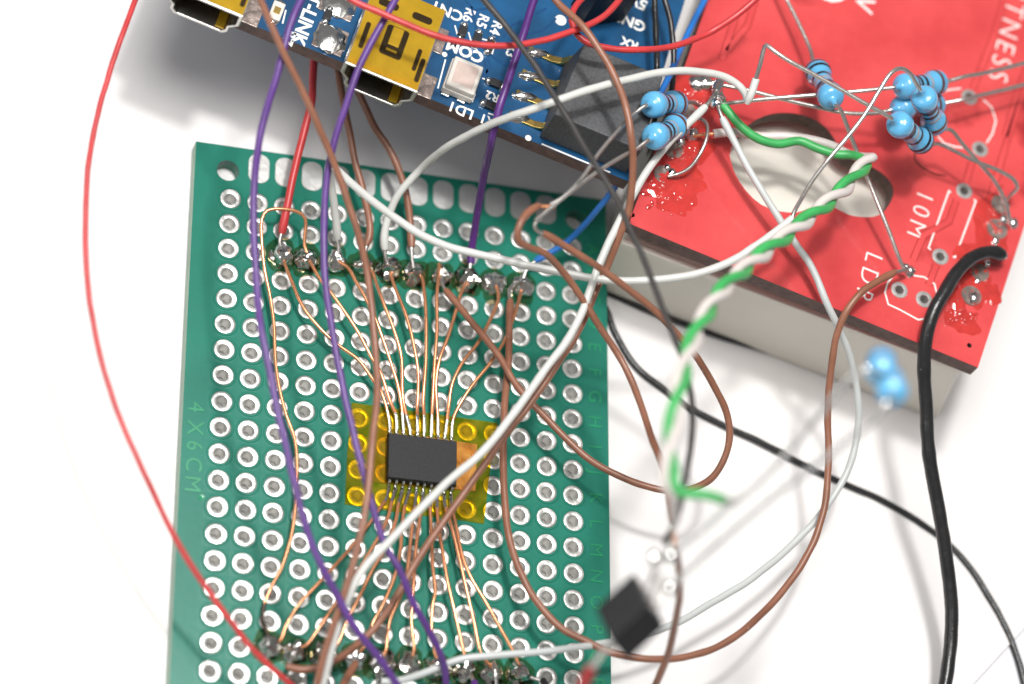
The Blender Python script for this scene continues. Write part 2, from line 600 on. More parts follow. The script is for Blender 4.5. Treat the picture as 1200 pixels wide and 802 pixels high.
def pad_mesh(var):
    rv = random.Random(90 + var)
    ox, oy = rv.uniform(-0.07, 0.09), rv.uniform(-0.07, 0.07)
    m = MB()
    pr = [(0.97, 0.012, 0.3), (0.94, 0.045, 0.4), (0.80, 0.055, 1), (0.62, 0.048, 1), (0.53, 0.02, 0.1), (0.50, -0.06, 0)]
    vs = []
    for r, z, k in pr:
        for q in range(24):
            t = 2 * math.pi * q / 24
            zz = z + (0.012 * noise.noise(Vector((math.cos(t) * 2, math.sin(t) * 2, var * 3.3 + r))) if k == 1 else 0)
            vs.append((r * math.cos(t) + ox * k, r * math.sin(t) + oy * k, zz))
    m.add(vs, [(i * 24 + k, i * 24 + (k + 1) % 24, (i + 1) * 24 + (k + 1) % 24, (i + 1) * 24 + k)
               for i in range(len(pr) - 1) for k in range(24)], 0)
    vs = [(0.50 * math.cos(2 * math.pi * k / 24), 0.50 * math.sin(2 * math.pi * k / 24), z) for z in (-0.06, -1.62) for k in range(24)]
    m.add(vs, [(k, (k + 1) % 24, 24 + (k + 1) % 24, 24 + k) for k in range(24)], 1)
    return m


rng = random.Random(4)
PADS = []
for v in range(8):
    o = pad_mesh(v).build('pad', ['tin', 'barrel'], PB, origin=(0, 0, 0))
    PADS.append(o.data)
    bpy.data.objects.remove(o)
for r in range(NR):
    for c in range(14):
        o = link('pad', PADS[rng.randrange(8)], PB, (c * PITCH, -r * PITCH, 0))
        o.rotation_euler.z = rng.uniform(0, 6.28)


def slot_mb():
    m = MB()
    rings = []
    for gx, z in ((0, 0.008), (0.03, 0.05), (0.5, 0.055)):
        pts = []
        for sx, sy in ((1, 1), (-1, 1), (-1, -1), (1, -1)):
            for k in range(7):
                a0 = {(1, 1): 0, (-1, 1): 90, (-1, -1): 180, (1, -1): 270}[(sx, sy)]
                t = math.radians(a0 + k * 15)
                rr = 0.88 - gx
                pts.append((sx * (1.0 - 0.88) + rr * math.cos(t), sy * (1.5 - 0.88) + rr * math.sin(t), z))
        rings.append(pts)
    n = len(rings[0])
    m.add([p for r in rings for p in r],
          [(i * n + k, i * n + (k + 1) % n, (i + 1) * n + (k + 1) % n, (i + 1) * n + k) for i in range(2) for k in range(n)]
          + [tuple(2 * n + k for k in range(n))])
    return m


s0 = slot_mb().build('edge_contact', 'tin_flat', PB, origin=(0, 0, 0))
s0.location = (Vector((2.54, 3.53, 0)) - Vector(ORG[PB.name])) * S
for c in range(2, 13):
    link('edge_contact', s0.data, PB, (c * PITCH, 3.53, 0))
for i, ch in enumerate('ABCDEFGHIJKLMNOPQRS'):
    lettering(PB, ch, (35.15, -i * PITCH - 0.05, 0.0), (1, 0, 0), (0, -1, 0), 1.25, 'green_text', 0.05)
for i, ch in enumerate('4X6CM'):
    p = U(232 - i * 1.2, [478, 502, 523, 545, 568][i], 0)
    lettering(PB, ch, (-2.35, p.y, 0), (1, 0, 0), (0, -1, 0), 1.45, 'green_text', 0.05)
p = U(236, 583, 0)
m = MB()
m.lathe((p.x, p.y, 0), (0, 0, 1), [(0, 0.28), (0.05, 0.26), (0.05, 0.1), (0.02, 0.06)], 14)
m.build('raised_dot', 'green_text', PB)

# solder joints on the perfboard
top_j = [(331, 298), (360, 303), (394, 305), (426, 311), (456, 315), (486, 320), (518, 322), (549, 327), (580, 332), (611, 335)]
bot_j = [(316, 757), (346, 763), (381, 768), (416, 772), (447, 777), (480, 777), (513, 782), (545, 785), (577, 788), (609, 789)]
TJ, BJ = [], []
for i, q in enumerate(top_j + bot_j):
    p = U(q[0], q[1], 0.5)
    (TJ if i < 10 else BJ).append(p)
    r = rng.uniform(1.0, 1.17)
    hz = rng.uniform(1.15, 1.55)
    clean = i in (0, 2, 8, 13, 9)
    blob_mb((p.x, p.y, 0.05), r, r * rng.uniform(0.92, 1.15), hz, seed=i + 1, amp=0.38).build(
        'solder_joint', 'solder_clean' if clean else 'solder', PB)
    # glossy residue of flux round the joint
    k = 26
    pts = []
    for t in range(k):
        an = 2 * math.pi * t / k
        rr = 1.55 + 0.55 * noise.noise(Vector((math.cos(an) * 1.3 + i * 3.1, math.sin(an) * 1.3, i)))
        pts.append((p.x + rr * math.cos(an), p.y + rr * 1.1 * math.sin(an)))
    mm = MB()
    ins = [((x - p.x) * 0.8 + p.x, (y - p.y) * 0.8 + p.y, 0.085) for x, y in pts]
    mm.add([(x, y, 0.061) for x, y in pts] + ins,
           [(a, (a + 1) % k, k + (a + 1) % k, k + a) for a in range(k)] + [tuple(range(k, 2 * k))])
    mm.build('flux_stain', 'flux', PB)

m = MB()
m.tube(zp([(578, 776, 1.2), (580, 786, 1.6), (582, 803, 1.3), (583, 815, 1.0)]), 0.2, 10, wob=0.3)
m.build('cut_lead', 'solder_clean', PB)

# ------------------------------------------------------------------ film and chip
def film(name, px, z, material, label):
    pts = [U(x, y, z) for x, y in px]
    m = MB()
    m.prism([(p.x, p.y) for p in pts], z, z + 0.04)
    return tag(m.build(name, material, smooth=False), label, 'tape')


film('insulating_tape', [(412, 472), (440, 476), (520, 487), (583, 496), (577, 530), (573, 560), (567, 614), (535, 609),
                         (470, 601), (404, 591), (407, 530)], 0.075, 'tape',
     'clear yellow tape laid over the holes under the chip')
film('insulating_tape', [(500, 512), (559, 521), (557, 576), (500, 570)], 0.13, 'tape_amber',
     'small amber patch showing on the right of the chip')
film('insulating_tape', [(440, 500), (499, 509), (499, 573), (436, 565)], 0.13, 'tape',
     'second yellow tape layer showing on the left of the chip')

CH = thing('chip', (18.3, -24.15, 0.2), 'small black twenty pin chip on yellow tape mid board', 'chip')
cx, cy = 18.38, -24.12
m = MB()
hx, hy = 3.25, 2.2
m.add([(cx + sx * a, cy + sy * b, z) for a, b, z in
       ((hx - .1, hy - .1, 0.30), (hx, hy, 0.72), (hx - .07, hy - .07, 1.22)) for sx, sy in ((-1, -1), (1, -1), (1, 1), (-1, 1))],
      [(3, 2, 1, 0), (8, 9, 10, 11)] + [(i * 4 + k, i * 4 + (k + 1) % 4, i * 4 + 4 + (k + 1) % 4, i * 4 + 4 + k)
                                        for i in (0, 1) for k in range(4)])
m.build('body', 'chip', CH, smooth=False, bevel=0.05)
LEADT, LEADB = [], []
for s in (1, -1):
    for i in range(10):
        x = cx + (i - 4.5) * 0.65
        m = MB()
        w = 0.11
        prof = [(hy - 0.12, 0.78), (hy + 0.22, 0.78), (hy + 0.40, 0.42), (hy + 0.58, 0.26), (hy + 1.0, 0.24)]
        vs = []
        for yy, zz in prof:
            for dz in (0, -0.13):
                for dx in (-w, w):
                    vs.append((x + dx, cy + s * yy, zz + dz))
        fs = []
        for k in range(len(prof) - 1):
            a = k * 4
            fs += [(a, a + 1, a + 5, a + 4), (a + 2, a + 6, a + 7, a + 3), (a, a + 4, a + 6, a + 2), (a + 1, a + 3, a + 7, a + 5)]
        fs += [(0, 2, 3, 1), (16, 17, 19, 18)]
        m.add(vs, fs)
        lead = m.build('lead', 'solder_clean', CH, smooth=False)
        blob_mb((x, cy + s * (hy + 0.62), 0.28), 0.17, 0.30, 0.22, seed=i + 40 * (s + 2), amp=0.25, sub=2).build(
            'solder_fillet', 'solder_clean', lead)
        (LEADT if s > 0 else LEADB).append(Vector((x, cy + s * (hy + 0.7), 0.42)))

# ------------------------------------------------------------------ fine copper wires
def copper_wire(label, pts, lead, joint, group, n_tin=2, burnt=None):
    P = [lead] + [U(*p) for p in pts] + ([joint] if joint is not None else [])
    root = thing('copper_wire', (P[0].x, P[0].y, 0.1), label, 'wire', group)
    dense = spline(P, 0.3)
    k = 5
    m = MB()
    m.tube(dense[:k + 1], 0.17, 10, raw=True)
    m.build('tinned_end', 'solder_clean', root)
    m = MB()
    m.tube(dense[k:], 0.165, 10, raw=True)
    m.build('strand', 'copper', root)
    return root


def arch(pts, z0=0.45, zm=1.5, z1=0.9):
    n = len(pts)
    return [(x, y, z0 + (z1 - z0) * i / max(1, n - 1) + (zm - (z0 + z1) / 2) * math.sin(math.pi * (i + 0.5) / n))
            for i, (x, y) in enumerate(pts)]


ordn = ['leftmost', 'second', 'third', 'fourth', 'fifth', 'sixth', 'seventh', 'eighth', 'ninth', 'rightmost']
top_w = [
    [(456, 492), (447, 460), (437, 445), (420, 422), (397, 405), (380, 390), (360, 367), (350, 350), (342, 330), (334, 310)],
    [(464, 488), (457, 470), (446, 437), (437, 422), (420, 390), (405, 367), (387, 342), (375, 327), (365, 310)],
    [(472, 490), (467, 455), (457, 422), (446, 390), (439, 372), (427, 347), (417, 330), (407, 313)],
    [(477, 490), (472, 465), (470, 417), (460, 382), (450, 357), (442, 335), (435, 317)],
    [(489, 490), (489, 477), (490, 437), (485, 405), (476, 370), (466, 345), (459, 326)],
    [(497, 490), (496, 470), (499, 422), (499, 367), (497, 342), (494, 325)],
    [(506, 490), (507, 470), (509, 430), (512, 387), (512, 345), (514, 325), (515, 309)],
    [(513, 490), (511, 450), (515, 422), (525, 395), (535, 362), (543, 337)],
    [(524, 492), (526, 475), (530, 450), (542, 425), (560, 402), (572, 380), (584, 350)],
    [(531, 492), (540, 472), (557, 447), (575, 425), (592, 398), (602, 372), (608, 352)]]
bot_w = [
    [(453, 583), (443.6, 598), (415, 637), (387, 669), (370, 687), (350, 709), (335, 734), (328, 751)],
    [(459.5, 586), (453, 611), (425, 660), (392, 709), (372, 739), (358, 757)],
    [(467, 590), (464, 609), (452, 642), (437, 667), (420, 702), (407, 727), (394, 757)],
    [(475, 590), (471, 617), (469, 647), (462, 677), (447, 712), (437, 730), (427, 758)],
    [(486, 592), (484, 607), (480, 645), (477, 670), (470, 697), (457, 727), (452, 763)],
    [(494, 592), (492, 607), (487, 647), (484, 697), (482, 727), (485, 764)],
    [(504, 592), (506, 634), (507, 664), (510, 694), (507, 709), (506, 739), (510, 765)],
    [(512, 590), (514, 617), (519, 649), (525, 684), (532, 714), (540, 749), (545, 772)],
    [(521, 590), (527, 609), (537, 649), (545, 684), (555, 727), (565, 768)],
    [(529, 590), (535, 619), (542, 652), (552, 677), (570, 707), (585, 734), (601, 763)]]
for i in range(10):
    jt = TJ[i] + Vector((0, -0.2, 0.35)) if i != 6 else None
    copper_wire(f'{ordn[i]} of the ten thin copper wires running up from the chip', arch(top_w[i], 0.5, 1.7, 1.0),
                LEADT[i], jt, 'copper wires above the chip')
for i in range(10):
    copper_wire(f'{ordn[i]} of the ten thin copper wires running down from the chip', arch(bot_w[i], 0.5, 1.7, 1.0),
                LEADB[i], BJ[i] + Vector((0, 0.2, 0.35)), 'copper wires below the chip')
loop = [(357, 288, 1.2), (357.5, 256, 2.4), (350, 249, 2.6), (330, 245, 2.7), (313, 247, 2.6), (307, 257, 2.4), (307, 285, 2.0),
        (310, 315, 1.6), (317, 350, 1.3), (321, 380, 1.2), (323, 425, 1.1), (328, 458, 1.1), (336, 488, 1.1), (345, 513, 1.1),
        (348, 540, 1.1), (347, 582, 1.1), (342, 625, 1.1), (330, 665, 1.0), (318, 688, 0.9), (310, 707, 0.7)]
P = [TJ[1] + Vector((0, 0, 0.5))] + zp(loop)
root = thing('copper_wire', (P[5].x, P[5].y, 0.1), 'long thin copper wire looping down the left side of the green board', 'wire')
m = MB(); m.tube(P, 0.165, 10); m.build('strand', 'copper', root)
m = MB(); m.tube(zp([(310, 707, 0.7), (308, 718, 0.6), (307, 726, 0.6), (312, 739, 0.8), (316, 752, 0.9)]), 0.17, 10, wob=0.4, step=0.2)
m.build('burnt_end', 'burnt', root)

# ------------------------------------------------------------------ insulated wires
def wire(label, pts, dia, ins, cat='wire', start=None, end=None, group='insulated hookup wires', cond='tinned_wire',
         name='hookup_wire', seed=0):
    P = zp(pts)
    lo = min(P, key=lambda p: p.z)
    root = thing(name, (lo.x, lo.y, lo.z - dia / 2), label, cat, group)
    m = MB()
    D = spline(P, 0.45)
    for q in range(len(D)):
        env = min(1, q / 8, (len(D) - 1 - q) / 8)
        D[q] = D[q] + env * (0.16 * noise.noise_vector(Vector((q * 0.06 + seed * 11.3, seed, 0.5)))
                             + 0.05 * noise.noise_vector(Vector((q * 0.22 + seed * 5.3, seed, 4.5))))
    rad = [dia / 2] * len(D)
    for e, rev in ((start, False), (end, True)):
        if e:
            for q in range(min(4, len(rad))):
                rad[len(rad) - 1 - q if rev else q] *= (0.86, 1.10, 1.14, 1.07)[q]
    m.tube(D, rad, 14, raw=True, wob=0.09, seed=seed)
    m.build('insulation', ins, root)
    for e in (start, end):
        if e:
            m = MB()
            m.tube(zp(e), dia * 0.27, 10, step=0.25)
            m.build('bare_end', cond, root)
    return root


wire('long red wire arching over bare paper on the far left',
     [(163, -12, 14), (146, 36, 14), (128, 85, 13.5), (110, 150, 13), (102, 215, 12.5), (100.5, 285, 12), (106, 360, 11.5), (120, 430, 11),
      (141, 490, 10.5), (169, 555, 10), (200, 618, 9), (237, 682, 8), (275, 735, 7), (312, 777, 6), (340, 802, 5), (370, 828, 4)],
     0.52, 'red_ins', seed=1)
wire('leftmost purple wire curving down across the green board',
     [(359, -12, 22), (342, 25, 21.5), (324, 90, 20), (312, 130, 18.5), (304, 165, 17.5), (298.5, 210, 16), (297.5, 260, 15), (301, 335, 14),
      (307, 387, 14), (317.5, 442, 13.5), (330, 505, 13), (347, 575, 12), (366, 637, 11), (392, 692, 10), (417, 737, 9), (445, 772, 8),
      (466, 803, 7), (485, 825, 6)], 0.66, 'purple_ins', seed=2)
wire('purple wire crossing the gold socket and passing left of the chip',
     [(470, -12, 22), (452, 18, 21.5), (425, 72, 20), (408, 120, 18.5), (394, 160, 17), (384, 202, 15.5), (380, 260, 14), (382, 330, 13),
      (390, 392, 12), (401, 450, 11.5), (414, 509, 11), (426.6, 556, 10.5), (440, 602, 10), (452, 637, 9.5), (470, 670, 9), (485, 707, 8),
      (500, 734, 7), (514, 762, 5.5), (521, 785, 4), (523, 810, 2.5)], 0.63, 'purple_ins', seed=3)
wire('dark purple wire dropping from the blue board to a top solder joint',
     [(630, -12, 19.5), (610, 50, 19), (600, 80, 18.7), (585, 125, 18), (577, 160, 16.2), (569, 197, 11), (564, 222, 8), (556, 268, 3.6), (552, 297, 1.7), (552, 309, 1.4)],
     0.72, 'deep_purple_ins', end=[(552, 306, 1.5), (550, 318, 1.2), (549, 327, 0.8)], seed=4)
wire('short red wire coming from under the blue board to the first joint',
     [(372, 52, 5.2), (367.5, 76, 5), (365, 118, 4.5), (357, 152, 4), (344, 202, 3.2), (336, 242, 2.4), (330, 274, 1.5)], 0.72, 'red_ins',
     start=None, end=[(330.5, 271, 1.6), (328, 283, 1.3), (331, 297, 0.9)], seed=5)
wire('long brown wire crossing the left pads from top to bottom',
     [(299, -14, 24), (312, 16, 23), (327, 50, 22), (350, 95, 20.5), (370, 140, 19), (390, 188, 17), (403, 222, 16), (415, 260, 15), (427, 310, 13.5),
      (435, 360, 12.5), (441, 415, 12), (442, 455, 12), (437, 513.6, 12), (432, 569, 11.5), (424, 618, 11), (412, 668, 10), (399, 712, 9),
      (387, 747, 8), (376, 782, 7), (370, 812, 6)], 0.63, 'brown_ins', seed=6)
wire('brown wire from under the gold socket to the fourth top joint',
     [(394, 70, 5), (398, 98, 4.8), (404, 130, 4.4), (412, 165, 4), (417.5, 192, 3.5), (427, 230, 2.8), (433.5, 264, 2), (433, 278, 1.8), (429, 288, 1.6)],
     0.66, 'brown_ins', end=[(430, 286, 1.6), (427, 298, 1.3), (426, 310, 0.9)], seed=7)
wire('brown wire from under the gold socket to the sixth top joint',
     [(410, 85, 5), (421, 112, 4.8), (437, 147, 4.2), (453, 172, 3.8), (466, 197, 3.4), (476, 227, 2.8), (481, 260, 2), (482.5, 290, 1.5)],
     0.68, 'brown_ins', end=[(482, 287, 1.6), (483, 303, 1.2), (485, 318, 0.8)], seed=8)
wire('white wire arching from a top joint over the blue board to the red board',
     [(451, 293, 1.6), (450.5, 275, 2.2), (456, 252, 3.2), (467, 227, 4.6), (492, 199, 6.5), (527, 170, 12), (570, 147, 17), (612, 131, 20.5), (650, 118, 22),
      (695, 103, 22.5), (737, 92.5, 22.5), (782, 84.5, 22), (825, 85, 21.5), (852, 91, 21.2), (868, 101, 21), (875, 112, 21.5), (876, 118, 22), (880, 110, 22.5),
      (886, 93, 23)], 0.72, 'white_ins', start=[(451, 290, 1.7), (452, 302, 1.3), (456, 314, 0.9)], seed=9)
wire('white wire looping from the third top joint towards the keyhole cutout',
     [(395.5, 281, 1.6), (394, 262, 2.4), (391, 240, 3.6), (387, 215, 5.2), (385, 200, 7), (388, 194, 8.5), (397, 200, 9.5), (412, 214, 10.2), (432, 232, 11),
      (462, 255, 12), (497, 277, 12.5), (530, 291, 13), (570, 301, 13.5), (620, 312.5, 14), (665, 321.5, 14.6), (705, 328, 15.2), (745, 330, 16), (787, 327, 17),
      (825, 319, 18), (862, 304, 19), (897, 281, 20), (929, 256, 21)], 0.72, 'white_ins',
     start=[(395, 279, 1.7), (397, 292, 1.3), (395, 304, 0.9)], seed=10)
wire('thick white wire running diagonally from the red board across the chip',
     [(827, 125, 18.5), (800, 150, 18.2), (778, 174, 18), (757, 203, 17.5), (740, 232, 17), (727, 256, 16.5), (712, 287, 16), (693, 336, 15), (682, 366, 14.5),
      (665, 399, 14), (635, 440, 13), (600, 487, 12), (565, 530, 11.5), (528, 563, 11), (490, 600, 10.5), (455, 635, 10), (430, 662, 9.5), (413, 690, 9),
      (400, 724, 8), (389, 760, 7), (380, 794, 6), (375, 815, 5.5)], 0.72, 'white_ins', start=[(825, 127, 18.5), (833, 117, 18.5), (839, 108, 18)], seed=11)
wire('white wire sweeping from the bottom joints round under the red board edge',
     [(447, 799, 1.8), (458, 799, 2), (475, 796, 2.6), (502, 787, 3.5), (537, 774, 4.2), (595, 767, 4.8), (645, 762, 5), (712, 753, 5), (747, 746, 5),
      (790, 731, 5), (835, 707, 5), (880, 679, 5), (925, 642, 5), (957, 609, 5.5), (982, 573, 6), (997, 538, 6.8), (1006, 498, 8), (1006, 465, 9.5), (1000, 432, 11),
      (989, 397, 13), (972, 360, 15), (950, 311, 15.8), (930, 281, 16.2), (905, 243, 16.6), (875, 195, 17.2), (860, 165, 17.5), (846, 138, 17.8)], 0.66,
     'grey_ins', end=[(847, 140, 17.8), (843, 130, 17.8), (840, 118, 17.6)], seed=12)
wire('brown wire making the widest loop from the red board corner',
     [(1049, 319, 15.8), (1027, 331, 16.2), (1007, 345, 16.2), (992, 364, 15.6), (980, 394, 14.2), (974, 430, 12.5), (970, 480, 10.5), (971, 530, 9), (965, 595, 7.5),
      (947, 648, 6.5), (910, 702, 6), (867, 742, 6), (835, 760, 6), (795, 771, 6), (755, 772, 6), (715, 764, 5.5), (685, 750, 5), (657, 735, 4.5), (627, 702, 4), (605, 660, 3.6),
      (595, 622, 3.4), (591, 575, 3.2), (590, 527, 3), (592, 480, 2.8), (595, 442, 2.4), (597, 392, 1.8), (598, 352, 1.3)], 0.66, 'brown_ins',
     start=[(1047, 320, 15.8), (1055, 318, 15.4), (1064, 317, 14.8)], end=[(598, 355, 1.3), (597, 340, 1.1), (603, 332, 0.9)], seed=13)
wire('brown wire from the seventh top joint turning back in a hairpin over the paper',
     [(522, 340, 1.3), (545, 367, 2), (580, 411, 3), (610, 457, 3.6), (640, 489, 4), (668, 518, 4.2), (700, 544, 4.5), (730, 560, 5), (755, 570, 5.5), (785, 576, 6),
      (812, 573, 7), (833, 562, 8), (848, 541, 9), (855, 513, 10), (850, 483, 11), (832, 446, 12.5), (815, 418, 13.5), (792, 391, 14.5), (770, 367, 15.5),
      (733, 337, 17), (698, 311, 18), (668, 292, 19), (636, 273, 20)], 0.64, 'brown_ins',
     start=[(523, 342, 1.3), (518, 333, 1.1), (517, 324, 0.9)], end=[(637, 274, 20), (628, 269, 20.5), (627, 262, 20.8), (634, 256, 21)], seed=14)
wire('brown wire with a curled tip running down beside the green board edge',
     [(632, 241, 21), (622, 247, 21.3), (613, 257, 21.5), (607, 271, 21.3), (608, 284, 20.6), (620, 291, 19.8), (639, 299, 18.5), (655, 314, 17), (674, 337, 15.5), (702, 380, 14),
      (725, 418, 13), (742, 453, 13), (760, 500, 14), (775, 545, 16), (784, 590, 18.5), (788, 612, 20)], 0.64, 'brown_ins',
     start=[(630, 242, 21), (640, 242, 21), (650, 243, 21)], cond='copper', seed=15)
wire('short brown wire hanging from the twisted pair down past the bottom edge',
     [(791, 640, 29), (795, 660, 26), (796, 690, 22), (792, 727, 17), (783, 769, 12), (768, 806, 8), (758, 825, 4)], 0.64, 'brown_ins',
     start=[(791, 642, 28.8), (790, 628, 30.5), (789, 617, 32)], cond='copper', seed=16)
wire('brown wire arching from the top edge beside the white wire to a bottom left joint',
     [(640, -14, 23), (656, 6, 23), (680, 28, 23.6), (705, 62, 23.5), (722, 93, 23.3), (733, 125, 22.6), (740, 160, 22), (742, 200, 20), (737, 244, 18), (724, 280, 16),
      (711, 316, 14), (700, 338, 13.5), (689, 365, 13), (677, 390, 12), (650, 432, 11), (620, 476, 10), (592, 511, 9), (571, 540, 8.5), (545, 577, 7.8), (516, 618, 7), (485, 663, 6),
      (468, 694, 5.5), (445, 730, 4.5), (428, 748, 4), (405, 767, 3), (380, 780, 2.2), (352, 785, 1.6), (335, 781, 1.4)], 0.66, 'brown_ins',
     end=[(337, 782, 1.4), (340, 775, 1.2), (345, 766, 0.9)], seed=17)
wire('short brown wire leaving the bottom edge from the fourth lower joint',
     [(417, 777, 1.4), (410, 789, 1.8), (402, 803, 2.4), (394, 822, 3)], 0.66, 'brown_ins', start=[(417, 779, 1.4), (417, 773, 1.1)], seed=18)
wire('short purple wire leaving the bottom edge from the eighth lower joint',
     [(556, 799, 1.6), (556, 812, 2), (555, 826, 2.4)], 0.70, 'deep_purple_ins', start=[(556, 801, 1.6), (551, 790, 1.1)], seed=19)
wire('thin black wire crossing the blue board and meeting the twisted pair',
     [(558, -12, 24.0), (567, 0, 24.0), (600, 42, 24.0), (635, 92, 24.4), (665, 140, 25.0), (695, 190, 25.6), (723, 235, 26.1), (737, 266, 26.5), (749, 291, 26.8), (764, 329, 27.2),
      (782, 375, 27.8), (797, 415, 28.3), (807, 450, 28.7), (811, 482, 29.1), (809, 525, 29.6), (803, 562, 31.0), (796, 595, 31.0), (788, 620, 31.0), (779, 637, 31.0)],
     0.56, 'dull_black_ins', seed=20)
wire('black wire lying on the paper from the green board to the lower right corner',
     [(690, 335, -1.5), (711, 364, -1.5), (720, 390, -1.5), (745, 430, -1.5), (780, 457.5, -1.5), (812, 480, -1.5), (850, 500, -1.5), (907, 528, -1.5), (945, 548, -1.5),
      (997, 570, -1.5), (1040, 589, -1.5), (1093, 623, -1.5), (1127, 654, -1.5), (1160, 700, -1.5), (1185, 750, -1.5), (1200, 800, -1.5), (1206, 825, -1.5)],
     0.66, 'black_ins', seed=21)
wire('black wire tucked along the foot of the cream box',
     [(690, 333, -1.5), (712, 344, -1.5), (750, 360, -1.5), (790, 375.5, -1.4), (840, 393, -1.4), (880, 406, -1.4), (930, 421, -1.4)], 0.5, 'black_ins', seed=22)
wire('thick glossy black cable bending off the right end of the red board',
     [(1175, 299, 15.4), (1160, 296, 15.8), (1140, 302, 16.2), (1120, 320, 16.4), (1106, 342, 16.4), (1094, 365, 16), (1086, 395, 15), (1083, 430, 13.5), (1085, 470, 12),
      (1090, 533, 10), (1100, 597, 8), (1110, 662, 6), (1115, 722, 4.5), (1113, 768, 3.5), (1107, 806, 3), (1100, 830, 2.6)], 1.28, 'black_ins',
     start=[(1173, 299, 15.4), (1178, 300, 15.2)], name='cable', cat='cable', group='black cable', seed=23)
wire('red wire dipping across the gold socket and the blue board',
     [(395, -14, 22.5), (412, 0, 22.5), (445, 16, 22.5), (478, 31, 22.5), (521, 45, 22.5), (564, 52, 22.5), (597, 53, 22.5), (638, 46.5, 22.5), (668, 37, 22.5), (690, 28, 22.5), (710, 16, 22.5),
      (728, -3, 22.5), (736, -16, 22.5)], 0.60, 'red_ins', seed=24)
wire('red wire turning in a tight bend over the grey block then rising right',
     [(690, -10, 21), (680, 1, 21.4), (672, 12, 21.5), (670, 25, 21.5), (676, 40, 21.5), (690, 51, 21.5), (712, 57, 21.5), (740, 60, 21.5), (770, 58, 21), (800, 51, 20.5),
      (830, 38, 20), (858, 21, 21), (887, -2, 22), (900, -14, 22)], 0.60, 'red_ins', seed=25)
wire('left one of two black wires hanging beside the blue board edge',
     [(767, -14, 17.5), (767.5, 10, 17.2), (769, 45, 17), (770, 85, 16.8), (768, 130, 14), (762, 175, 7), (752, 210, 1)], 0.56, 'black_ins',
     group='black wires between the boards', seed=26)
wire('right one of two black wires hanging beside the blue board edge',
     [(774, -14, 17.5), (779, 0, 17.2), (786, 24, 17), (790, 60, 16.5), (789, 96, 15.5), (782, 140, 11), (770, 190, 5), (757, 218, 1)], 0.56, 'black_ins',
     group='black wires between the boards', seed=27)
wire('blue wire coming down between the boards to the last top joint',
     [(833, -14, 15), (825, 2, 15), (808, 35, 15.4), (794, 66, 16), (780, 98, 16.6), (764, 130, 16.8), (750, 160, 16.4), (735, 194, 14), (715, 226, 10.5), (690, 258, 7),
      (665, 284, 3.4), (642, 298, 2.2), (627, 306, 1.6)], 0.60, 'blue_ins', end=[(629, 305, 1.6), (618, 315, 1.2), (612, 330, 0.9)], seed=28)
wire('short red wire end blurred at the lower right corner of the green board',
     [(694, 781, 29.6), (686, 797, 28.5), (676, 818, 27)], 0.95, 'red_ins', seed=29)
wire('black wire tip at the bottom edge beside the last lower joint',
     [(636, 797, 1.4), (641, 808, 1.8), (646, 822, 2)], 0.66, 'black_ins', start=[(637, 799, 1.4), (622, 794, 1.0)], seed=30)


# ------------------------------------------------------------------ twisted pair
def twisted(center, r, turns, phase, per=10):
    P = spline(zp(center), 0.8)
    T = [(P[min(i + 1, len(P) - 1)] - P[max(i - 1, 0)]).normalized() for i in range(len(P))]
    nrm = UP.copy()
    out = []
    L = [0]
    for i in range(1, len(P)):
        L.append(L[-1] + (P[i] - P[i - 1]).length)
    for i, p in enumerate(P):
        nrm = (nrm - T[i] * nrm.dot(T[i])).normalized()
        b = T[i].cross(nrm)
        s = L[i] / L[-1]
        a = phase + 2 * math.pi * turns * (s - 0.12 * s * s) / 0.88
        out.append(p + (nrm * math.cos(a) + b * math.sin(a)) * r)
    return out


ctr = [(1020, 188, 20.5), (1009, 198, 21.2), (996, 214, 22), (977, 232, 23), (940, 262, 25), (900, 293, 27.5), (862, 325, 30.5), (835, 356, 33), (813, 397, 35.5), (798, 445, 37.5), (790, 490, 38.5), (785, 530, 39),
       (784, 565, 39)]
tw = {}
for nm, ph, ins, head, tail, lab in (
        ('g', 2.2, 'green_ins', [(842, 111, 17.4), (848, 124, 17.6), (856, 134, 17.6), (869, 149, 17.5), (889, 163, 17.4), (912, 169, 17.4), (937, 165.5, 17.6), (958, 174, 18), (980, 181, 18.3), (1000, 182, 18.8)],
         [(797, 577, 39), (815, 579, 39.5), (835, 582, 40.2), (849, 587, 41)], 'green strand of the twisted pair leaving the red board'),
        ('w', 2.2 + math.pi, 'pink_white_ins', [(836, 157, 15.2), (862, 155, 15.6), (890, 160, 16.2), (922, 160, 16.8), (950, 164, 17.2), (975, 171, 17.8), (995, 181, 18.4), (1010, 184, 19)],
         [(788, 580, 38.4), (789, 596, 37), (791, 609, 35)], 'off-white strand twisted round the green one')):
    P = zp(head) + twisted(ctr, 0.42, 6.4, ph) + zp(tail)
    root = thing('twisted_wire', (P[0].x, P[0].y, 13.8), lab, 'wire', 'twisted pair')
    m = MB()
    m.tube(P, 0.42, 14, step=0.4)
    m.build('insulation', ins, root)
    m = MB()
    if nm == 'g':
        m.tube(zp([(848, 587, 41), (856, 588, 42.5), (864, 587, 44)]), 0.2, 10)
    else:
        m.tube(zp([(790, 607, 35.2), (789, 618, 33), (787, 626, 31)]), 0.2, 10)
    m.build('bare_end', 'tinned_wire', root)
    if nm == 'w':
        m = MB()
        m.tube(zp([(838, 157, 15.2), (826, 158, 14.8), (812, 160, 14.2)]), 0.18, 10)
        m.build('bare_end', 'copper', root)

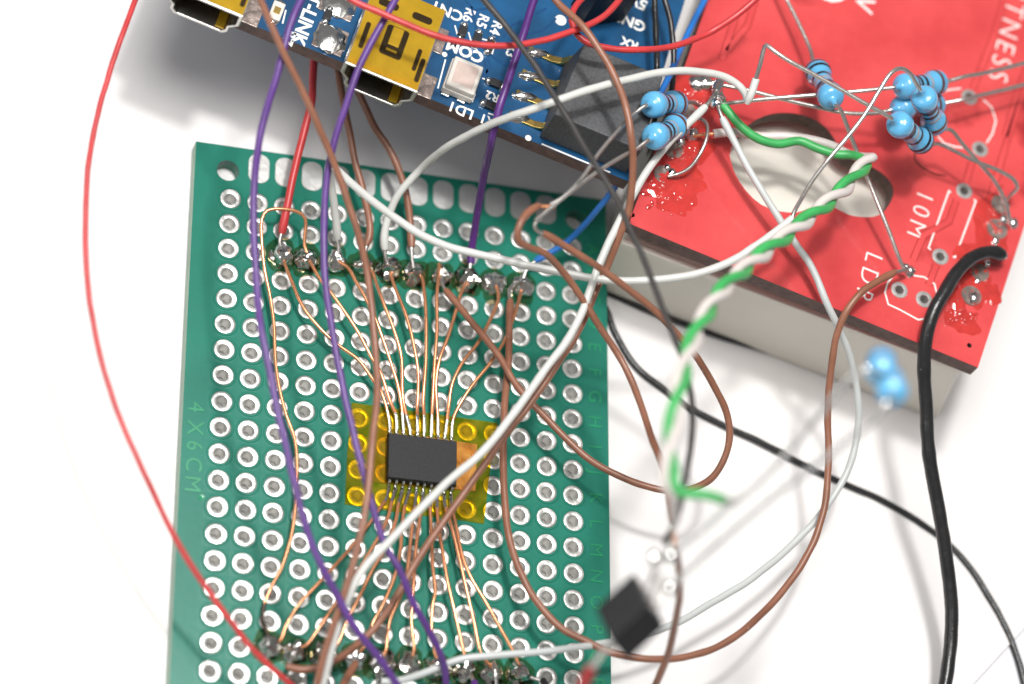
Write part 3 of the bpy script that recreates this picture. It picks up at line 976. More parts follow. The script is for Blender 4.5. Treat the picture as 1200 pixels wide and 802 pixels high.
# ------------------------------------------------------------------ resistors
def resistor(label, p1, p2, z1, leads, bands, group, L=6.4, near=True, lm='tinned_wire', lr=0.20):
    """p1 = the end nearest to the viewer, p2 = the other end, in the photograph"""
    A = U(p1[0], p1[1], z1)
    sc = FPX / -(BACK.dot(A - V(CAM)))
    dx, dy = (p2[0] - p1[0]) / sc, -(p2[1] - p1[1]) / sc
    dep = math.sqrt(max(0.2, L * L - dx * dx - dy * dy)) * (1 if near else -1)
    ax = (RIGHT * dx + UP * dy - BACK * dep).normalized()
    B = A + ax * L
    root = thing('resistor', min((A, B), key=lambda q: q.z) - Vector((0, 0, 1.2)), label, 'resistor', group)
    k = L / 6.4
    prof = [(-0.85, 0.22), (-0.45, 0.27), (-0.18, 0.36), (-0.02, 0.56), (0.06, 0.80), (0.20, 1.04), (0.42, 1.18), (0.70, 1.23), (1.25, 1.23), (1.62, 1.14), (1.95, 0.95), (2.3, 0.90),
            (4.1, 0.90), (4.45, 0.95), (4.78, 1.14), (5.15, 1.23), (5.75, 1.23), (6.02, 1.17), (6.24, 1.02), (6.36, 0.78), (6.44, 0.54), (6.60, 0.36), (6.85, 0.27), (7.2, 0.22)]
    prof = [(d * k, r) for d, r in prof]
    m = MB()
    m.lathe(A, ax, prof, 28)
    body = m.build('body', 'res_body', root)

    def rad(d):
        for (a, ra), (b, rb) in zip(prof[:-1], prof[1:]):
            if a <= d <= b:
                return ra + (rb - ra) * (d - a) / (b - a)
        return 0.9
    for d, w, cm in bands:
        m = MB()
        m.lathe(A, ax, [(d * k - w / 2, rad(d * k - w / 2) - 0.02), (d * k - w / 2, rad(d * k - w / 2) + 0.018),
                        (d * k, rad(d * k) + 0.02), (d * k + w / 2, rad(d * k + w / 2) + 0.018), (d * k + w / 2, rad(d * k + w / 2) - 0.02)], 28, closed=False)
        m.build('band', cm, root)
    ends = [A - ax * 0.1, B + ax * 0.1]
    for e, pts in zip((0, 1), leads):
        if pts:
            m = MB()
            out = ends[e] + (ax if e else -ax) * 0.7
            m.tube([ends[e], out] + zp(pts), lr, 10, step=0.35)
            m.build('lead', lm, root)
    return A, B, ax, root


BN = [(1.55, 0.34, 'band_brown'), (2.35, 0.36, 'band_black'), (3.15, 0.36, 'band_black'), (3.95, 0.34, 'band_grey'), (5.2, 0.36, 'band_brown')]
BK = [(1.45, 0.34, 'band_brown'), (2.3, 0.36, 'band_black'), (3.1, 0.34, 'band_grey'), (3.9, 0.36, 'band_black'), (5.0, 0.3, 'band_black'), (5.7, 0.3, 'band_brown')]
G = 'blue banded resistors'
resistor('blue resistor standing alone above the hole of the red board', (976, 118), (962, 74), 21,
         [[(984, 127, 20.6), (990, 141, 20), (998, 162, 19), (1017, 210, 17.5), (1040, 267, 16.4), (1058, 312, 15.2), (1063, 317, 14.8)],
          [(950, 60, 16.5), (936, 28, 16.2), (922, 0, 16), (912, -22, 16)]], BK, G)
resistor('upper right blue resistor of the cluster of four', (1055, 102), (1110, 92), 21.5,
         [[(1030, 104.5, 21.2), (1012, 106.5, 20.6), (960, 111, 19.5), (900, 116, 18.4), (868, 119.5, 18), (846, 122, 17.8)],
          [(1130, 90, 19), (1150, 86.5, 18.8), (1178, 80, 18.6), (1212, 71, 18.4)]], BN, G)
resistor('half hidden blue resistor in the middle of the cluster of four', (1051, 128), (1107, 118), 19.6,
         [[(1035, 131.5, 19.4), (1012, 133.5, 19.2), (987, 132, 19), (953, 124.5, 18.6), (920, 117, 18.4), (887, 108.5, 18.2), (860, 102.5, 17.8), (846, 100, 17.6)],
          [(1128, 117, 17.6), (1150, 111.5, 17.4), (1178, 105, 17.3), (1212, 96, 17.2)]], BN, G)
resistor('front right blue resistor of the cluster with the hairpin lead', (1081, 111), (1106, 144), 26,
         [[(1074, 99, 27.2), (1068, 88, 27.8), (1061, 82, 28.2), (1053, 80.5, 28.4), (1044, 86, 28.4), (1030, 107, 27.8), (1013, 135, 27), (992, 162, 26), (970, 188, 25), (950, 215, 23.5), (940, 232, 22.4), (931, 248, 21.3),
           (927, 259, 21)],
          [(1113, 152, 20), (1128, 169, 19), (1147, 191, 18), (1165, 212, 17), (1176, 232, 16.2), (1182, 252, 15.4), (1184, 262, 14.6)]], BN, G)
resistor('front left blue resistor of the cluster with the long raised lead', (1050, 143), (1092, 164), 25,
         [[(1035, 133, 25.8), (1013, 121, 26), (983, 103.5, 26.2), (953, 87, 26.4), (922, 70, 26.6), (906, 59, 26.6), (898, 53, 26.4), (895, 58, 25.8), (891, 75, 24.4), (886, 92, 23.2)],
          [(1100, 169, 19), (1120, 178, 18.6), (1140, 188, 18.2), (1170, 200, 17.6), (1188, 211, 17), (1192, 220, 16.4), (1184, 229, 15.4), (1179, 236, 14.4)]], BK, G)
resistor('upper blue resistor of the pair beside the grey block', (762, 123), (799, 116), 20.5,
         [[(745, 132, 20.8), (727, 150, 21), (700, 182, 21.2), (684, 206, 21.3), (660, 231, 21.3), (645, 240, 21.2)],
          [(811, 120, 15.8), (822, 126, 14.6), (826, 130, 13.9)]], BN, G)
resistor('lower blue resistor of the pair beside the grey block', (764, 162), (800, 142), 20.5,
         [[(745, 175, 20.8), (728, 184, 21), (705, 198, 21.2), (685, 212, 21.3), (662, 230, 21.3), (640, 248, 21.2), (628, 258, 21.2)],
          [(806, 148, 15.6), (806, 155, 14.6), (806, 162, 13.9)]], BN, G)
A8 = resistor('strongly blurred blue resistor nearest the cream box', (1032, 437), (1044, 422), 49,
              [[(1014, 432, 50.1), (1004, 436, 49.5), (988, 452, 48.6), (970, 474, 47.6), (940, 510, 46.0), (914, 541, 44.5), (880, 575, 42.6), (850, 598, 40.9), (815, 628, 39.0), (790, 645, 37.6)],
               None], BN, G, lm='solder_clean', lr=0.25)
A9 = resistor('strongly blurred blue resistor in front, level with the box foot', (1046, 461), (1052, 443), 52,
              [[(1039, 472, 53.1), (1031, 482, 52.6), (1021, 495, 52.0), (1000, 512, 50.7), (970, 535, 48.9), (946, 553, 47.4), (900, 588, 44.6), (850, 630, 41.6), (810, 665, 39.1), (785, 690, 37.6)],
               None], BN, G, lm='solder_clean', lr=0.25)

m = MB()
m.tube([A8[1], A8[1] + A8[2] * 1.6, A9[1] + A9[2] * 1.9 + UP * 0.3, A9[1] + A9[2] * 1.2, A9[1]], 0.2, 10, step=0.3)
m.build('lead', 'tinned_wire', A9[3])

# ------------------------------------------------------------------ blurred transistor
A = U(697, 712, 36)
sc = FPX / -(BACK.dot(A - V(CAM)))


def cs(dx, dy, d):
    return RIGHT * (dx / sc) - UP * (dy / sc) + BACK * d


TRN = thing('transistor', A - Vector((0, 0, 4)), 'blurred black transistor body floating over the green board corner', 'transistor')
e1 = cs(45, -42, -0.3)
e2 = cs(18, 38, 1.4)
nrm = e1.cross(e2).normalized()
if nrm.dot(BACK) > 0:
    nrm = -nrm
e3 = nrm * 2.6 + cs(11, 14, 0)
m = MB()
m.box(A + (e1 + e2 + e3) / 2, e1 / 2, e2 / 2, e3 / 2)
m.build('body', 'black_plastic', TRN, smooth=False, bevel=0.2, seg=3)
ctr_b = A + (e1 + e2 + e3) / 2
for k, (f, tgt) in enumerate(((0.2, (768, 663, 38)), (0.5, (776, 672, 37.8)), (0.8, (782, 691, 37.6)))):
    m = MB()
    s0 = A + e1 * 0.97 + e2 * f + e3 * 0.45
    q = [s0, s0 + e1.normalized() * 0.9, U(*tgt)]
    if k == 0:
        q.append(U(790, 645, 37.6))
    m.tube(q, 0.24, 10)
    ld = m.build('lead', 'tinned_wire', TRN)
    b = U(*[(766, 654, 38), (786, 651, 37.6), (784, 690, 37.6)][k])
    blob_mb(b, 0.55, 0.7, 0.55, seed=70 + k, amp=0.15, flat=False, sub=2).build('solder_blob', 'solder_clean', ld)
m = MB()
m.tube([A + e2 * 0.8 + e3 * 0.5 + e1 * 0.03, U(708, 762, 33), U(700, 773, 31), U(692, 784, 29.5)], 0.24, 10)
m.build('lead', 'tinned_wire', TRN)

# ------------------------------------------------------------------ blue board
BZ = 14.0
an = math.radians(-16.2)
ub = Vector((math.cos(an), math.sin(an), 0))
vb = Vector((-ub.y, ub.x, 0))
Z = Vector((0, 0, 1))
corner = U(737, 213, BZ)
BB = thing('blue_board', (corner.x - 18, corner.y + 20, BZ - 1.6), 'blue circuit board with two gold mini sockets at the top', 'circuit board')


def bl(a, b, z=0.0):
    """point on the blue board: a mm left of the corner, b mm up from the lower edge"""
    return corner - ub * a + vb * b + Z * z


m = MB()
W0, H0 = 46.5, 42
pl = [bl(W0, 0), bl(0, 0), bl(0, H0), bl(W0, H0)]
plate(m, [(p.x, p.y) for p in pl], [], BZ - 1.6, BZ, 0, 1)
m.build('substrate', ['blue_pcb', 'pcb_edge'], BB, smooth=False)


def bpos(px, py, z=0.0):
    return U(px, py, BZ + z)


# pin headers under the blue board carry it above the table
for i, (a, b) in enumerate(((9, 26), (40, 26), (9, 36), (40, 36))):
    m = MB()
    hh = (BZ - 1.6 - TABLE) / 2
    m.box(bl(a, b, -1.6 - hh), ub * 1.25, vb * 4, Z * hh)
    m.build('standoff', 'black_plastic', BB, smooth=False)


def blue_box(name, px, py, w, d, h, material, parent=BB, z=0.0, rot=0.0, bevel=0.0, c=None):
    m = MB()
    c = bpos(px, py, z + h / 2) if c is None else c
    a = ub * math.cos(rot) + vb * math.sin(rot)
    b = -ub * math.sin(rot) + vb * math.cos(rot)
    m.box(c, a * w / 2, b * d / 2, Z * h / 2)
    return m.build(name, material, parent, smooth=False, bevel=bevel)


def usb(front_mid, lab, feet):
    """mini socket; front_mid = middle of the upper front edge"""
    f = V(front_mid)
    Wd, Hh, Dp = 7.0, 3.9, 9.2
    prof = [(-Wd / 2, 0), (Wd / 2, 0), (Wd / 2, -1.7), (Wd / 2 - 0.75, -2.5), (Wd / 2 - 0.75, -3.3), (Wd / 2 - 1.2, -3.85),
            (-Wd / 2 + 1.2, -3.85), (-Wd / 2 + 0.75, -3.3), (-Wd / 2 + 0.75, -2.5), (-Wd / 2, -1.7)]
    cx_, cz_ = 0, -1.9
    n = len(prof)
    outer = [(x * 1.0, z * 1.0) for x, z in prof]
    inner = [(cx_ + (x - cx_) * 0.90, cz_ + (z - cz_) * 0.86) for x, z in prof]
    m = MB()
    ring = lambda pr, d: [f + ub * x + Z * z + vb * d for x, z in pr]
    vs = ring(outer, 0) + ring(inner, 0) + ring(inner, 7.5) + ring(outer, Dp)
    fs = []
    for a, b in ((0, 1), (1, 2)):
        fs += [(a * n + k, a * n + (k + 1) % n, b * n + (k + 1) % n, b * n + k) for k in range(n)]
    fs += [(3 * n + k, 3 * n + (k + 1) % n, (k + 1) % n, k) for k in range(n)]
    fs += [tuple(2 * n + k for k in range(n)), tuple(3 * n + k for k in range(n))]
    m.add(vs, fs)
    shell = m.build('usb_socket', 'steel', BB, smooth=False, bevel=0.08)
    shell['label'] = lab
    # amber covered top
    m = MB()
    m.box(f + vb * (Dp / 2 + 0.05) + Z * 0.025, ub * (Wd / 2 - 0.12), vb * (Dp / 2 - 0.1), Z * 0.025)
    m.build('top_plate', 'gold_film', shell, smooth=False)
    t = f + Z * 0.054

    def slot(x, y, w, d, rnd=0.3):
        m = MB()
        pts = []
        r = min(rnd, w / 2 - .01, d / 2 - .01)
        for sx, sy, a0 in ((1, 1, 0), (-1, 1, 90), (-1, -1, 180), (1, -1, 270)):
            for k in range(5):
                q = math.radians(a0 + k * 22.5)
                pts.append((x + sx * (w / 2 - r) + r * math.cos(q), y + sy * (d / 2 - r) + r * math.sin(q)))
        top = [t + ub * a + vb * b + Z * 0.012 for a, b in pts]
        bot = [t + ub * a + vb * b - Z * 0.1 for a, b in pts]
        k = len(pts)
        m.add(top + bot, [tuple(range(k))] + [(i, (i + 1) % k, k + (i + 1) % k, k + i) for i in range(k)])
        m.build('slot', 'slot', shell, smooth=False)
    slot(0, 3.9, 2.1, 3.2)
    slot(-2.7, 3.4, 0.45, 2.9)
    slot(2.45, 3.1, 0.4, 2.4)
    slot(-1.6, 7.4, 1.9, 0.75)
    slot(1.65, 7.4, 1.9, 0.75)
    slot(3.0, 2.2, 0.45, 2.6)
    m = MB()
    pts = [(0, 5.4, 0.0), (0, 4.8, 0.0), (0, 3.6, -0.06), (0, 3.2, -0.10), (0, 2.8, 0.02)]
    for (x, y, z), (x2, y2, z2) in zip(pts[:-1], pts[1:]):
        a, b = t + vb * y + Z * (z + .05), t + vb * y2 + Z * (z2 + .05)
        m.box((a + b) / 2, ub * 0.5, (b - a) / 2, Z * 0.03)
    m.build('spring_tab', 'gold_film', shell, smooth=False)
    # tongue and contacts
    m = MB()
    m.box(f + vb * 4.4 - Z * 1.75, ub * 2.4, vb * 3.1, Z * 0.45)
    tg = m.build('tongue', 'black_plastic', shell, smooth=False, bevel=0.08)
    for k in range(5):
        m = MB()
        m.box(f + vb * 4.2 - Z * 2.23 + ub * (k - 2) * 0.8, ub * 0.2, vb * 2.8, Z * 0.04)
        m.build('contact', 'gold', tg, smooth=False)
    m = MB()
    m.box(f + vb * 2.0 - Z * 3.22 + ub * 1.9, ub * 0.4, vb * 1.9, Z * 0.06)
    m.build('latch', 'gold_film', shell, smooth=False)
    # soldered feet on both sides
    for dx, dy, w, d, rz in feet:
        b = bpos(dx, dy, 0.06)
        m = MB()
        m.box(b, ub * w, vb * d, Z * 0.06)
        m.build('solder_pad', 'pad_dull', shell, smooth=False, bevel=0.05)
        if rz:
            blob_mb((b.x, b.y, BZ + 0.1), w * 1.0, d * 1.05, rz, seed=33 + int(f.x), amp=0.22).build('solder_mound', 'solder_clean', shell)
    return shell


f2 = U(447, 91, BZ + 3.9)
usb(f2, 'gold topped mini socket crossed by a purple wire', [(513, 47, 0.75, 1.35, 0), (500, 101, 0.75, 1.2, 0), (387, 46, 1.45, 1.35, 0.45), (396, 6, 1.6, 1.2, 0.3)])
f1 = U(447 - 205, 91 - 88.5, BZ + 3.9)
usb(f1, 'gold topped mini socket cut off by the top edge', [(295, 14, 0.95, 1.35, 0)])

# white four pad led
blue_box('led_base', 0, 0, 3.0, 3.4, 0.85, 'ledbody', bevel=0.12, c=U(541, 95, BZ + 0.5))
p = U(541, 95, BZ + 0.5)
led = blue_box('led_frame', 0, 0, 2.8, 3.2, 0.7, 'ledbody', bevel=0.15, c=p + Z * 0.76)
blue_box('led_lens', 0, 0, 2.05, 2.35, 0.1, 'ledlens', parent=led, bevel=0.04, c=p + Z * 1.10)
for x, y in ((-1, -1.75), (0.55, -1.75), (-1, 1.75), (0.55, 1.75)):
    blue_box('led_foot', 0, 0, 0.8, 0.5, 0.3, 'solder_clean', bevel=0.05, c=p + ub * x + vb * y - Z * 0.28)

# chip resistors
for (x, y, rot) in ((542, 37, 1.57), (559, 45, 1.57), (574, 53, 1.57), (581, 98, 0), (575, 124, 0), (384, 18, 1.57)):
    c = bpos(x, y, 0.25)
    r0 = blue_box('chip_resistor', 0, 0, 1.0, 0.75, 0.4, 'resist_black', c=c, rot=rot, bevel=0.03)
    a = ub * math.cos(rot) + vb * math.sin(rot)
    for s in (-1, 1):
        b = c + a * s * 0.72
        blob_mb((b.x, b.y, BZ + 0.02), 0.42, 0.42, 0.5, seed=int(x + s), amp=0.15, sub=2).build('solder_cap', 'solder_clean', r0)
# small yellow led at the left
c = bpos(324, 14, 0.3)
d0 = blue_box('small_led', 0, 0, 1.1, 1.9, 0.5, 'ledbody', c=c, bevel=0.05)
blue_box('led_window', 0, 0, 0.6, 0.7, 0.08, 'gold', parent=d0, c=c + Z * 0.29)
for s in (-1, 1):
    blob = c + vb * s * 1.05
    blob_mb((blob.x, blob.y, BZ + 0.02), 0.6, 0.4, 0.45, seed=90 + s, amp=0.1, sub=2).build('solder_cap', 'solder_clean', d0)

# connector block with four bent gold pins
q0, q1 = U(654, 124, BZ + 4.6), U(748, 142, BZ + 4.6)
fl = U(650, 134, BZ + 4.6)
fr = fl + ub * 8.6
bk = vb * 8.3
m = MB()
m.box((fl + fr + bk) / 2 + Z * (-2.3) + Z * 0, (fr - fl) / 2, bk / 2, Z * 2.3) if False else None
base_l, base_r = fl - Z * 4.6, fr - Z * 4.6
m.add([base_l, base_r, base_r + bk, base_l + bk, fl, fr, fr + bk - ub * 0.2, fl + bk + ub * 0.6],
      [(3, 2, 1, 0), (4, 5, 6, 7), (0, 1, 5, 4), (1, 2, 6, 5), (2, 3, 7, 6), (3, 0, 4, 7)])
m.build('connector_block', 'block', BB, smooth=False, bevel=0.12)
strip(BB, [base_l - vb * 0.55 + ub * 0.4, base_l - vb * 0.55 + ub * 7.2], 0.16, BZ + 0.004, 'silk')
for (x, y) in ((630, 62), (622, 89), (615, 113), (607, 138)):
    a = bpos(x - 10, y - 4, 0.12)
    m = MB()
    ends = [a, a + ub * 1.6, a + ub * 2.4, a + ub * 3.2 + Z * 0.3, a + ub * 3.8 + Z * 1.2, a + ub * 4.6 + Z * 1.6]
    for s, t_ in zip(ends[:-1], ends[1:]):
        d = (t_ - s)
        n_ = vb.cross(d).normalized()
        m.box((s + t_) / 2, d / 2 * 1.06, vb * 0.33, n_ * 0.14)
    pin = m.build('bent_pin', 'gold', BB, smooth=False, bevel=0.05)
    b = a + ub * 0.9
    blob_mb((b.x, b.y, BZ + 0.04), 1.2, 0.48, 0.42, seed=int(x), amp=0.12).build('solder_cap', 'solder_clean', pin)
# second header at the top
c = U(712, 6, BZ + 3.5)
blue_box('pin_header', 0, 0, 4.6, 2.6, 7.0, 'black_plastic', c=c + vb * 1.2 - ub * 0.2, bevel=0.1, rot=0.62)

# print on the blue board
bt = dict(up=-vb, read=-ub)
lettering(BB, 'ST-LINK', bpos(360, 19, 0.004), ub, -vb, 1.25, 'silk', 0.02, bold=0.03)
lettering(BB, 'CN1', bpos(524, 13, 0.004), -vb, -ub, 1.1, 'silk', 0.02, bold=0.02)
lettering(BB, 'COM', bpos(545, 60, 0.004), -vb, -ub, 1.1, 'silk', 0.02, bold=0.04)
lettering(BB, 'LD1', bpos(540, 129, 0.004), -vb, -ub, 1.0, 'silk', 0.02, bold=0.02)
for tx, x, y in (('R6', 549, 18), ('R5', 565, 25), ('R4', 581, 33)):
    lettering(BB, tx, bpos(x, y, 0.004), ub, -vb, 0.95, 'silk', 0.02, bold=0.02)
lettering(BB, 'R2', bpos(577, 113, 0.004), -vb, -ub, 0.85, 'silk', 0.02, bold=0.02)
lettering(BB, 'R1', bpos(571, 141, 0.004), -vb, -ub, 0.95, 'silk', 0.02, bold=0.02)
lettering(BB, 'R3', bpos(599, 60, 0.004), ub, -vb, 0.9, 'silk', 0.02, bold=0.02)
lettering(BB, 'R7', bpos(338, 44, 0.004), ub, -vb, 1.0, 'silk', 0.02, bold=0.02)
lettering(BB, 'GND', bpos(736, 24, 0.004), -vb, -ub, 1.1, 'silk', 0.02, bold=0.03)
lettering(BB, '5V', bpos(748, 3, 0.004), -vb, -ub, 1.1, 'silk', 0.02, bold=0.03)
lettering(BB, 'RX', bpos(738, 51, 0.004), -vb, -ub, 0.9, 'silk', 0.02, bold=0.03)
lettering(BB, '3V3', bpos(722, -4, 0.004), -vb, -ub, 1.1, 'silk', 0.02, bold=0.03)
for x, y, r in ((657, 24, 0.55), (619, 162, 0.30), (521, 64, 0.26)):
    m = MB()
    m.prism([(q[0], q[1]) for q in circle(bpos(x, y), r)], BZ + 0.004, BZ + 0.02)
    m.build('printed_dot', 'silk', BB, smooth=False)
for seg in ([(522, 70), (513, 104)], [(533, 30), (537, 45)], [(549, 38), (553, 52)], [(565, 46), (580, 50), (576, 66)], [(335, 12), (331, 28)],
            [(565, 92), (592, 101)], [(558, 58), (564, 68)], [(553, 120), (557, 110)], [(572, 133), (588, 138)], [(573, 108), (571, 116)]):
    strip(BB, [bpos(*q) for q in seg], 0.14, BZ + 0.004, 'silk')
for seg in ([(552, 8), (560, 40), (575, 78), (566, 90)], [(596, 52), (618, 40), (636, 36), (652, 22)], [(545, 0), (556, 12), (572, 10)], [(590, 44), (600, 30), (640, 10)],
            [(568, 70), (572, 92)], [(575, 64), (590, 76), (600, 74)], [(520, 40), (514, 62), (505, 68)]):
    strip(BB, [bpos(*q) for q in seg], 0.22, BZ + 0.001, 'blue_trace', 'track', 0.03)

# ------------------------------------------------------------------ cream box
BXT = 10.4
BX = thing('plastic_box', (56, 12, TABLE), 'cream plastic box under the red board', 'box')
tl, tr = U(730, 280, BXT), U(1129, 430, BXT)
br = U(1097, 493, TABLE)
bd = (br - U(805, 380, TABLE)).normalized()
blp = br - bd * 36.6
side = Vector((math.cos(math.radians(71)), math.sin(math.radians(71)), 0))
m = MB()
top = [tl, tr, tr + side * 62, tl + side * 62]
bot = [blp, br, br + side * 63, blp + side * 63]
m.add(bot + top, [(3, 2, 1, 0), (4, 5, 6, 7), (0, 1, 5, 4), (1, 2, 6, 5), (2, 3, 7, 6), (3, 0, 4, 7)])
m.build('case', 'box', BX, smooth=False, bevel=0.45, seg=3)
td = (tr - tl).normalized()
tn = Vector((-td.y, td.x, 0))
m = MB()
m.box((tl + tr) / 2 - Z * 0.42 - tn * 0.12, (tr - tl) / 2 * 1.004, tn * 0.32, Z * 0.40)
m.build('rim', 'box', BX, smooth=False, bevel=0.12)
m = MB()  # dark strips added in the gap under the red board to give its shade
for a, b in ((tl + td * 0.5 + tn * 1.3, tr - td * 0.6 + tn * 1.3),):
    m.box((a + b) / 2 + Z * 0.75, (b - a) / 2, tn * 0.4, Z * 0.74)
m.build('gap_shade_strip', 'pcb_edge', BX, smooth=False)
for s in (tl + td * 1.3 + tn * 1.8, tr - td * 2.0 + tn * 1.8):
    m = MB()
    q = s + side * 30
    m.box(q + Z * 0.74, td * 0.4, side * 28, Z * 0.735)
    m.build('gap_shade_strip', 'pcb_edge', BX, smooth=False)

# ------------------------------------------------------------------ red board
RZ = 13.7
RB = thing('red_board', (54, 10, RZ - 1.7), 'red circuit board with a keyhole cutout lying on the cream box', 'circuit board')
c1, c2 = U(737, 262, RZ), U(1146, 431, RZ)
rl = (U(830, 0, RZ) - c1).normalized()
rr_ = (U(1200, 267, RZ) - c2).normalized()
ur = (c2 - c1).normalized()
vr = Vector((-ur.y, ur.x, 0))
outer = [c1, c2, c2 + rr_ * 60, c1 + rl * 58]
key = [(855, 182), (860.6, 202), (873.7, 223), (892, 240), (915, 248), (933.5, 249), (956, 243), (967, 241.5), (978, 243.5), (995, 252), (1014, 254.7), (1031, 252),
       (1042, 240), (1047, 226.6), (1044, 214), (1032, 202), (1018, 194), (1001, 188), (989, 181), (983, 174), (977, 162), (967, 149), (950, 138), (930, 133), (905.5, 133.5), (887, 140), (873.7, 150),
       (860.6, 165)]
keyp = spline([U(x, y, RZ) for x, y in key] + [U(855, 182, RZ)], 0.7)[:-1]
eye = [(1136, 114), (1148.5, 175), (1130, 224), (1102, 301), (1054, 340), (1083, 351)]
holes = [[(p.x, p.y) for p in keyp]] + [circle(U(x, y, RZ), 0.42, 16) for x, y in eye] + [circle(U(1136, 405, RZ), 0.25, 10), circle(U(741, 252, RZ), 0.25, 10)]
m = MB()
plate(m, [(p.x, p.y) for p in outer], holes, RZ - 1.7, RZ, 0, 1, 1)
m.build('substrate', ['red_pcb', 'pcb_edge'], RB, smooth=False)
for x, y in eye:
    p = U(x, y, RZ)
    m = MB()
    m.lathe((p.x, p.y, RZ), Z, [(0.003, 0.84), (0.05, 0.80), (0.07, 0.62), (0.05, 0.44), (-0.05, 0.405), (-1.7, 0.405)], 22, closed=False)
    m.build('eyelet', 'tin', RB)
    m = MB()  # dark disc stands in for the shade down the eyelet hole
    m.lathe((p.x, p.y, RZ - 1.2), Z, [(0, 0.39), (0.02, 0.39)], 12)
    m.build('eyelet_shade_disc', 'eyelet_dark', RB)

for tx, x, y, h in (('10M', 1077.5, 251, 1.75), ('LDR', 1017, 325, 1.75)):
    lettering(RB, tx, U(x, y, RZ + 0.004), ur, -vr, h, 'silk', 0.02, spacing=1.35, bold=-0.015)
lettering(RB, 'FITNESS', U(1167, 95, RZ + 0.004), ur, -vr, 2.05, 'silk', 0.02, bold=-0.015, spacing=1.25, align='RIGHT')
lettering(RB, '9V', U(1014, -3, RZ + 0.004), ur, -vr, 2.0, 'silk', 0.02, bold=0.0, spacing=1.1)
ring = [U(977 + 21 * math.cos(t), -20 + 21 * math.sin(t), RZ) for t in [k * 0.42 for k in range(15)]]
strip(RB, ring, 0.38, RZ + 0.004, 'silk')
for seg in ([(1114, 226), (1112, 224), (1088, 291), (1091, 293)], [(1141, 234), (1143.5, 236), (1119, 302), (1116.5, 301)],
            [(1054, 363), (1041, 357), (1037, 343), (1040, 332), (1047, 323)], [(1070, 323), (1083, 325), (1095, 333), (1098, 345)], [(1054, 363), (1076, 375), (1087, 373)],
            [(1104, 108), (1112, 105.5), (1126, 104)], [(1152, 117), (1162, 126), (1167, 142), (1163, 157), (1156, 168)], [(1133, 174), (1118, 172), (1106, 168), (1099, 160)]):
    strip(RB, [U(x, y, RZ) for x, y in seg], 0.15, RZ + 0.004, 'silk')
for seg in ([(1139, 190), (1132, 214)], [(1121, 234), (1112, 260), (1082, 276), (1070, 305)], [(1097, 311), (1088, 335)], [(1200, 105), (1180, 165), (1160, 235)], [(1176, 0), (1166, 40), (1150, 80)],
            [(1150, 80), (1140, 104)], [(1210, 60), (1192, 110), (1178, 160)], [(885, 0), (876, 30), (852, 60)], [(862, 20), (846, 70)]):
    strip(RB, [U(x, y, RZ) for x, y in seg], 0.75, RZ + 0.001, 'red_trace', 'track', 0.012)
    strip(RB, [U(x, y, RZ) for x, y in seg], 0.55, RZ + 0.002, 'red_pcb', 'track', 0.03)


def patch(px, py, rx, ry, seed, material='red_crust', name='flux_crust', zt=0.12):
    """lumpy dried flux lying on the red board"""
    p = U(px, py, RZ)
    m = MB()
    n, kk = 34, 7
    vs, fs = [(p.x, p.y, RZ + zt)], []
    for j in range(1, kk + 1):
        for t in range(n):
            a = 2 * math.pi * t / n
            w = 1 + 0.5 * noise.noise(Vector((math.cos(a) * 1.6 + seed, math.sin(a) * 1.6, seed * 2)))
            q = p + ur * rx * w * math.cos(a) * j / kk + vr * ry * w * math.sin(a) * j / kk
            hz = zt * (1 - (j / kk) ** 3) * (0.55 + 0.9 * abs(noise.noise(Vector((q.x * 1.6, q.y * 1.6, seed)))))
            vs.append((q.x, q.y, RZ + 0.006 + (hz if j < kk else -0.004)))
    fs += [(0, 1 + t, 1 + (t + 1) % n) for t in range(n)]
    for j in range(kk - 1):
        fs += [(1 + j * n + t, 1 + (j + 1) * n + t, 1 + (j + 1) * n + (t + 1) % n, 1 + j * n + (t + 1) % n) for t in range(n)]
    m.add(vs, fs)
    return m.build(name, material, RB)


for i, (x, y, a, b) in enumerate(((776, 222, 1.6, 1.0), (800, 196, 1.8, 1.2), (788, 190, 1.0, 1.6), (812, 140, 1.4, 1.8), (830, 122, 1.2, 1.5), (1170, 286, 0.9, 1.4), (1160, 345, 1.0, 1.4), (1122, 352, 1.0, 1.2))):
    patch(x, y, a, b, 20 + i, zt=0.16)
patch(794, 216, 2.6, 2.2, 1, zt=0.2)
patch(788, 238, 2.2, 1.2, 2, zt=0.08)
patch(810, 165, 1.9, 3.0, 3)
patch(820, 108, 2.6, 2.2, 4)
patch(1142, 330, 1.7, 2.4, 5)
patch(1160, 262, 1.7, 2.8, 6)
patch(1126, 376, 1.8, 1.4, 7, zt=0.07)
patch(1140, 300, 1.8, 1.6, 8)
for x, y, r in ((777, 205, 0.95), (789, 176, 0.95), (806, 130, 0.8), (1172, 240, 1.0), (1168, 269, 1.1), (1148, 320, 0.95), (1138, 347, 1.05)):
    p = U(x, y, RZ)
    m = MB()
    m.lathe((p.x, p.y, RZ), Z, [(0.02, r), (0.13, r * 0.95), (0.11, r * 0.5), (0.10, 0.02)], 20)
    pd = m.build('solder_pad', 'pad_dull', RB)
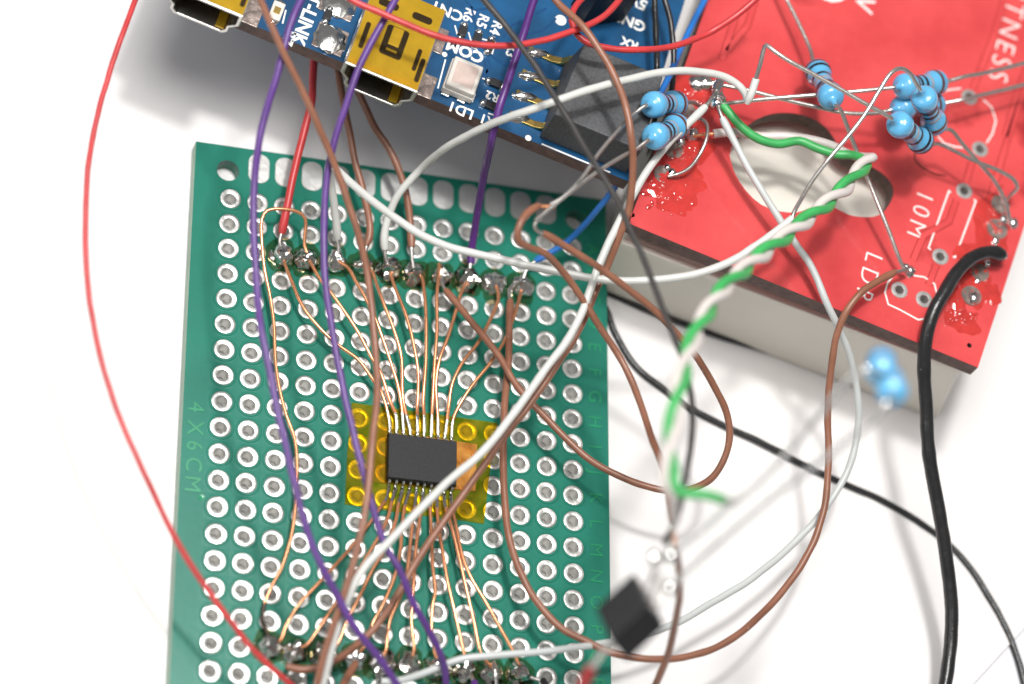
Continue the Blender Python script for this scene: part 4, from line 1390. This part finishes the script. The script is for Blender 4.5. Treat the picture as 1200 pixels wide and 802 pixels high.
for x, y, r in ((797, 165, 0.55), (812, 158, 0.6), (815, 98, 0.75), (826, 98, 0.85), (840, 104, 0.6), (782, 197, 0.35), (798, 168, 0.3), (1177, 236, 0.35), (1176, 258, 0.45), (1187, 262, 0.5),
                (1166, 283, 0.4), (1157, 309, 0.36), (1145, 330, 0.3), (1140, 350, 0.6), (1066, 318, 0.55), (1061, 314, 0.4), (787, 203, 0.4), (1172, 300, 0.6)):
    p = U(x, y, RZ)
    blob_mb((p.x, p.y, RZ + 0.05), r, r * 1.15, r * 0.9, seed=int(x + y), amp=0.3, sub=2).build('solder_joint', 'solder_clean', RB)
rb = random.Random(8)
m = MB()
for cx0, cy0, sx0, sy0, nn in ((782, 222, 30, 26, 70), (806, 165, 20, 40, 40), (820, 110, 24, 20, 30), (1168, 262, 16, 34, 40), (1146, 330, 20, 30, 36), (1128, 372, 22, 16, 40)):
    for k in range(nn):
        p = U(cx0 + rb.gauss(0, sx0 * 0.45), cy0 + rb.gauss(0, sy0 * 0.45), RZ)
        if (p - c1).dot(rl.cross(Z)) < 0.4 or (p - c2).dot(rr_.cross(Z)) > -0.4:
            continue
        r0 = rb.uniform(0.07, 0.26)
        q = blob_mb((p.x, p.y, RZ + 0.02), r0 * rb.uniform(0.8, 1.7), r0, r0 * 0.7, seed=k, amp=0.3, sub=1)
        m.add(q.v, q.f)
tag(m.build('flux_beads', 'red_crust', RB), kind='stuff')
# raised star joint where the white wires and leads meet
p = U(841, 118, 17.6)
m = blob_mb(p, 0.65, 0.75, 0.8, seed=5, amp=0.35, flat=False)
m.tube([U(838, 108, 18), U(846, 92, 17.4), U(840, 98, 15.5), (U(833, 100, RZ)).to_tuple()], 0.4, 10, wob=0.3)
m.build('star_joint', 'solder_clean', RB)
# little bare jumper bent between two pads
m = MB()
m.tube(zp([(783, 207, 14.2), (795, 204, 14.6), (808, 197, 15.2), (820, 181, 16), (828, 162, 16.4), (828, 145, 16.2), (820, 139, 15.8), (812, 141, 15), (806, 146, 14)]), 0.17, 10, step=0.3)
m.build('jumper', 'tinned_wire', RB)
m = MB()
m.tube(zp([(1073, 176, 13.75), (1072, 186, 13.78), (1078, 194, 13.78), (1096, 204, 13.78), (1108, 206, 13.75)]), 0.06, 6)
m.build('stray_hair', 'burnt', RB)
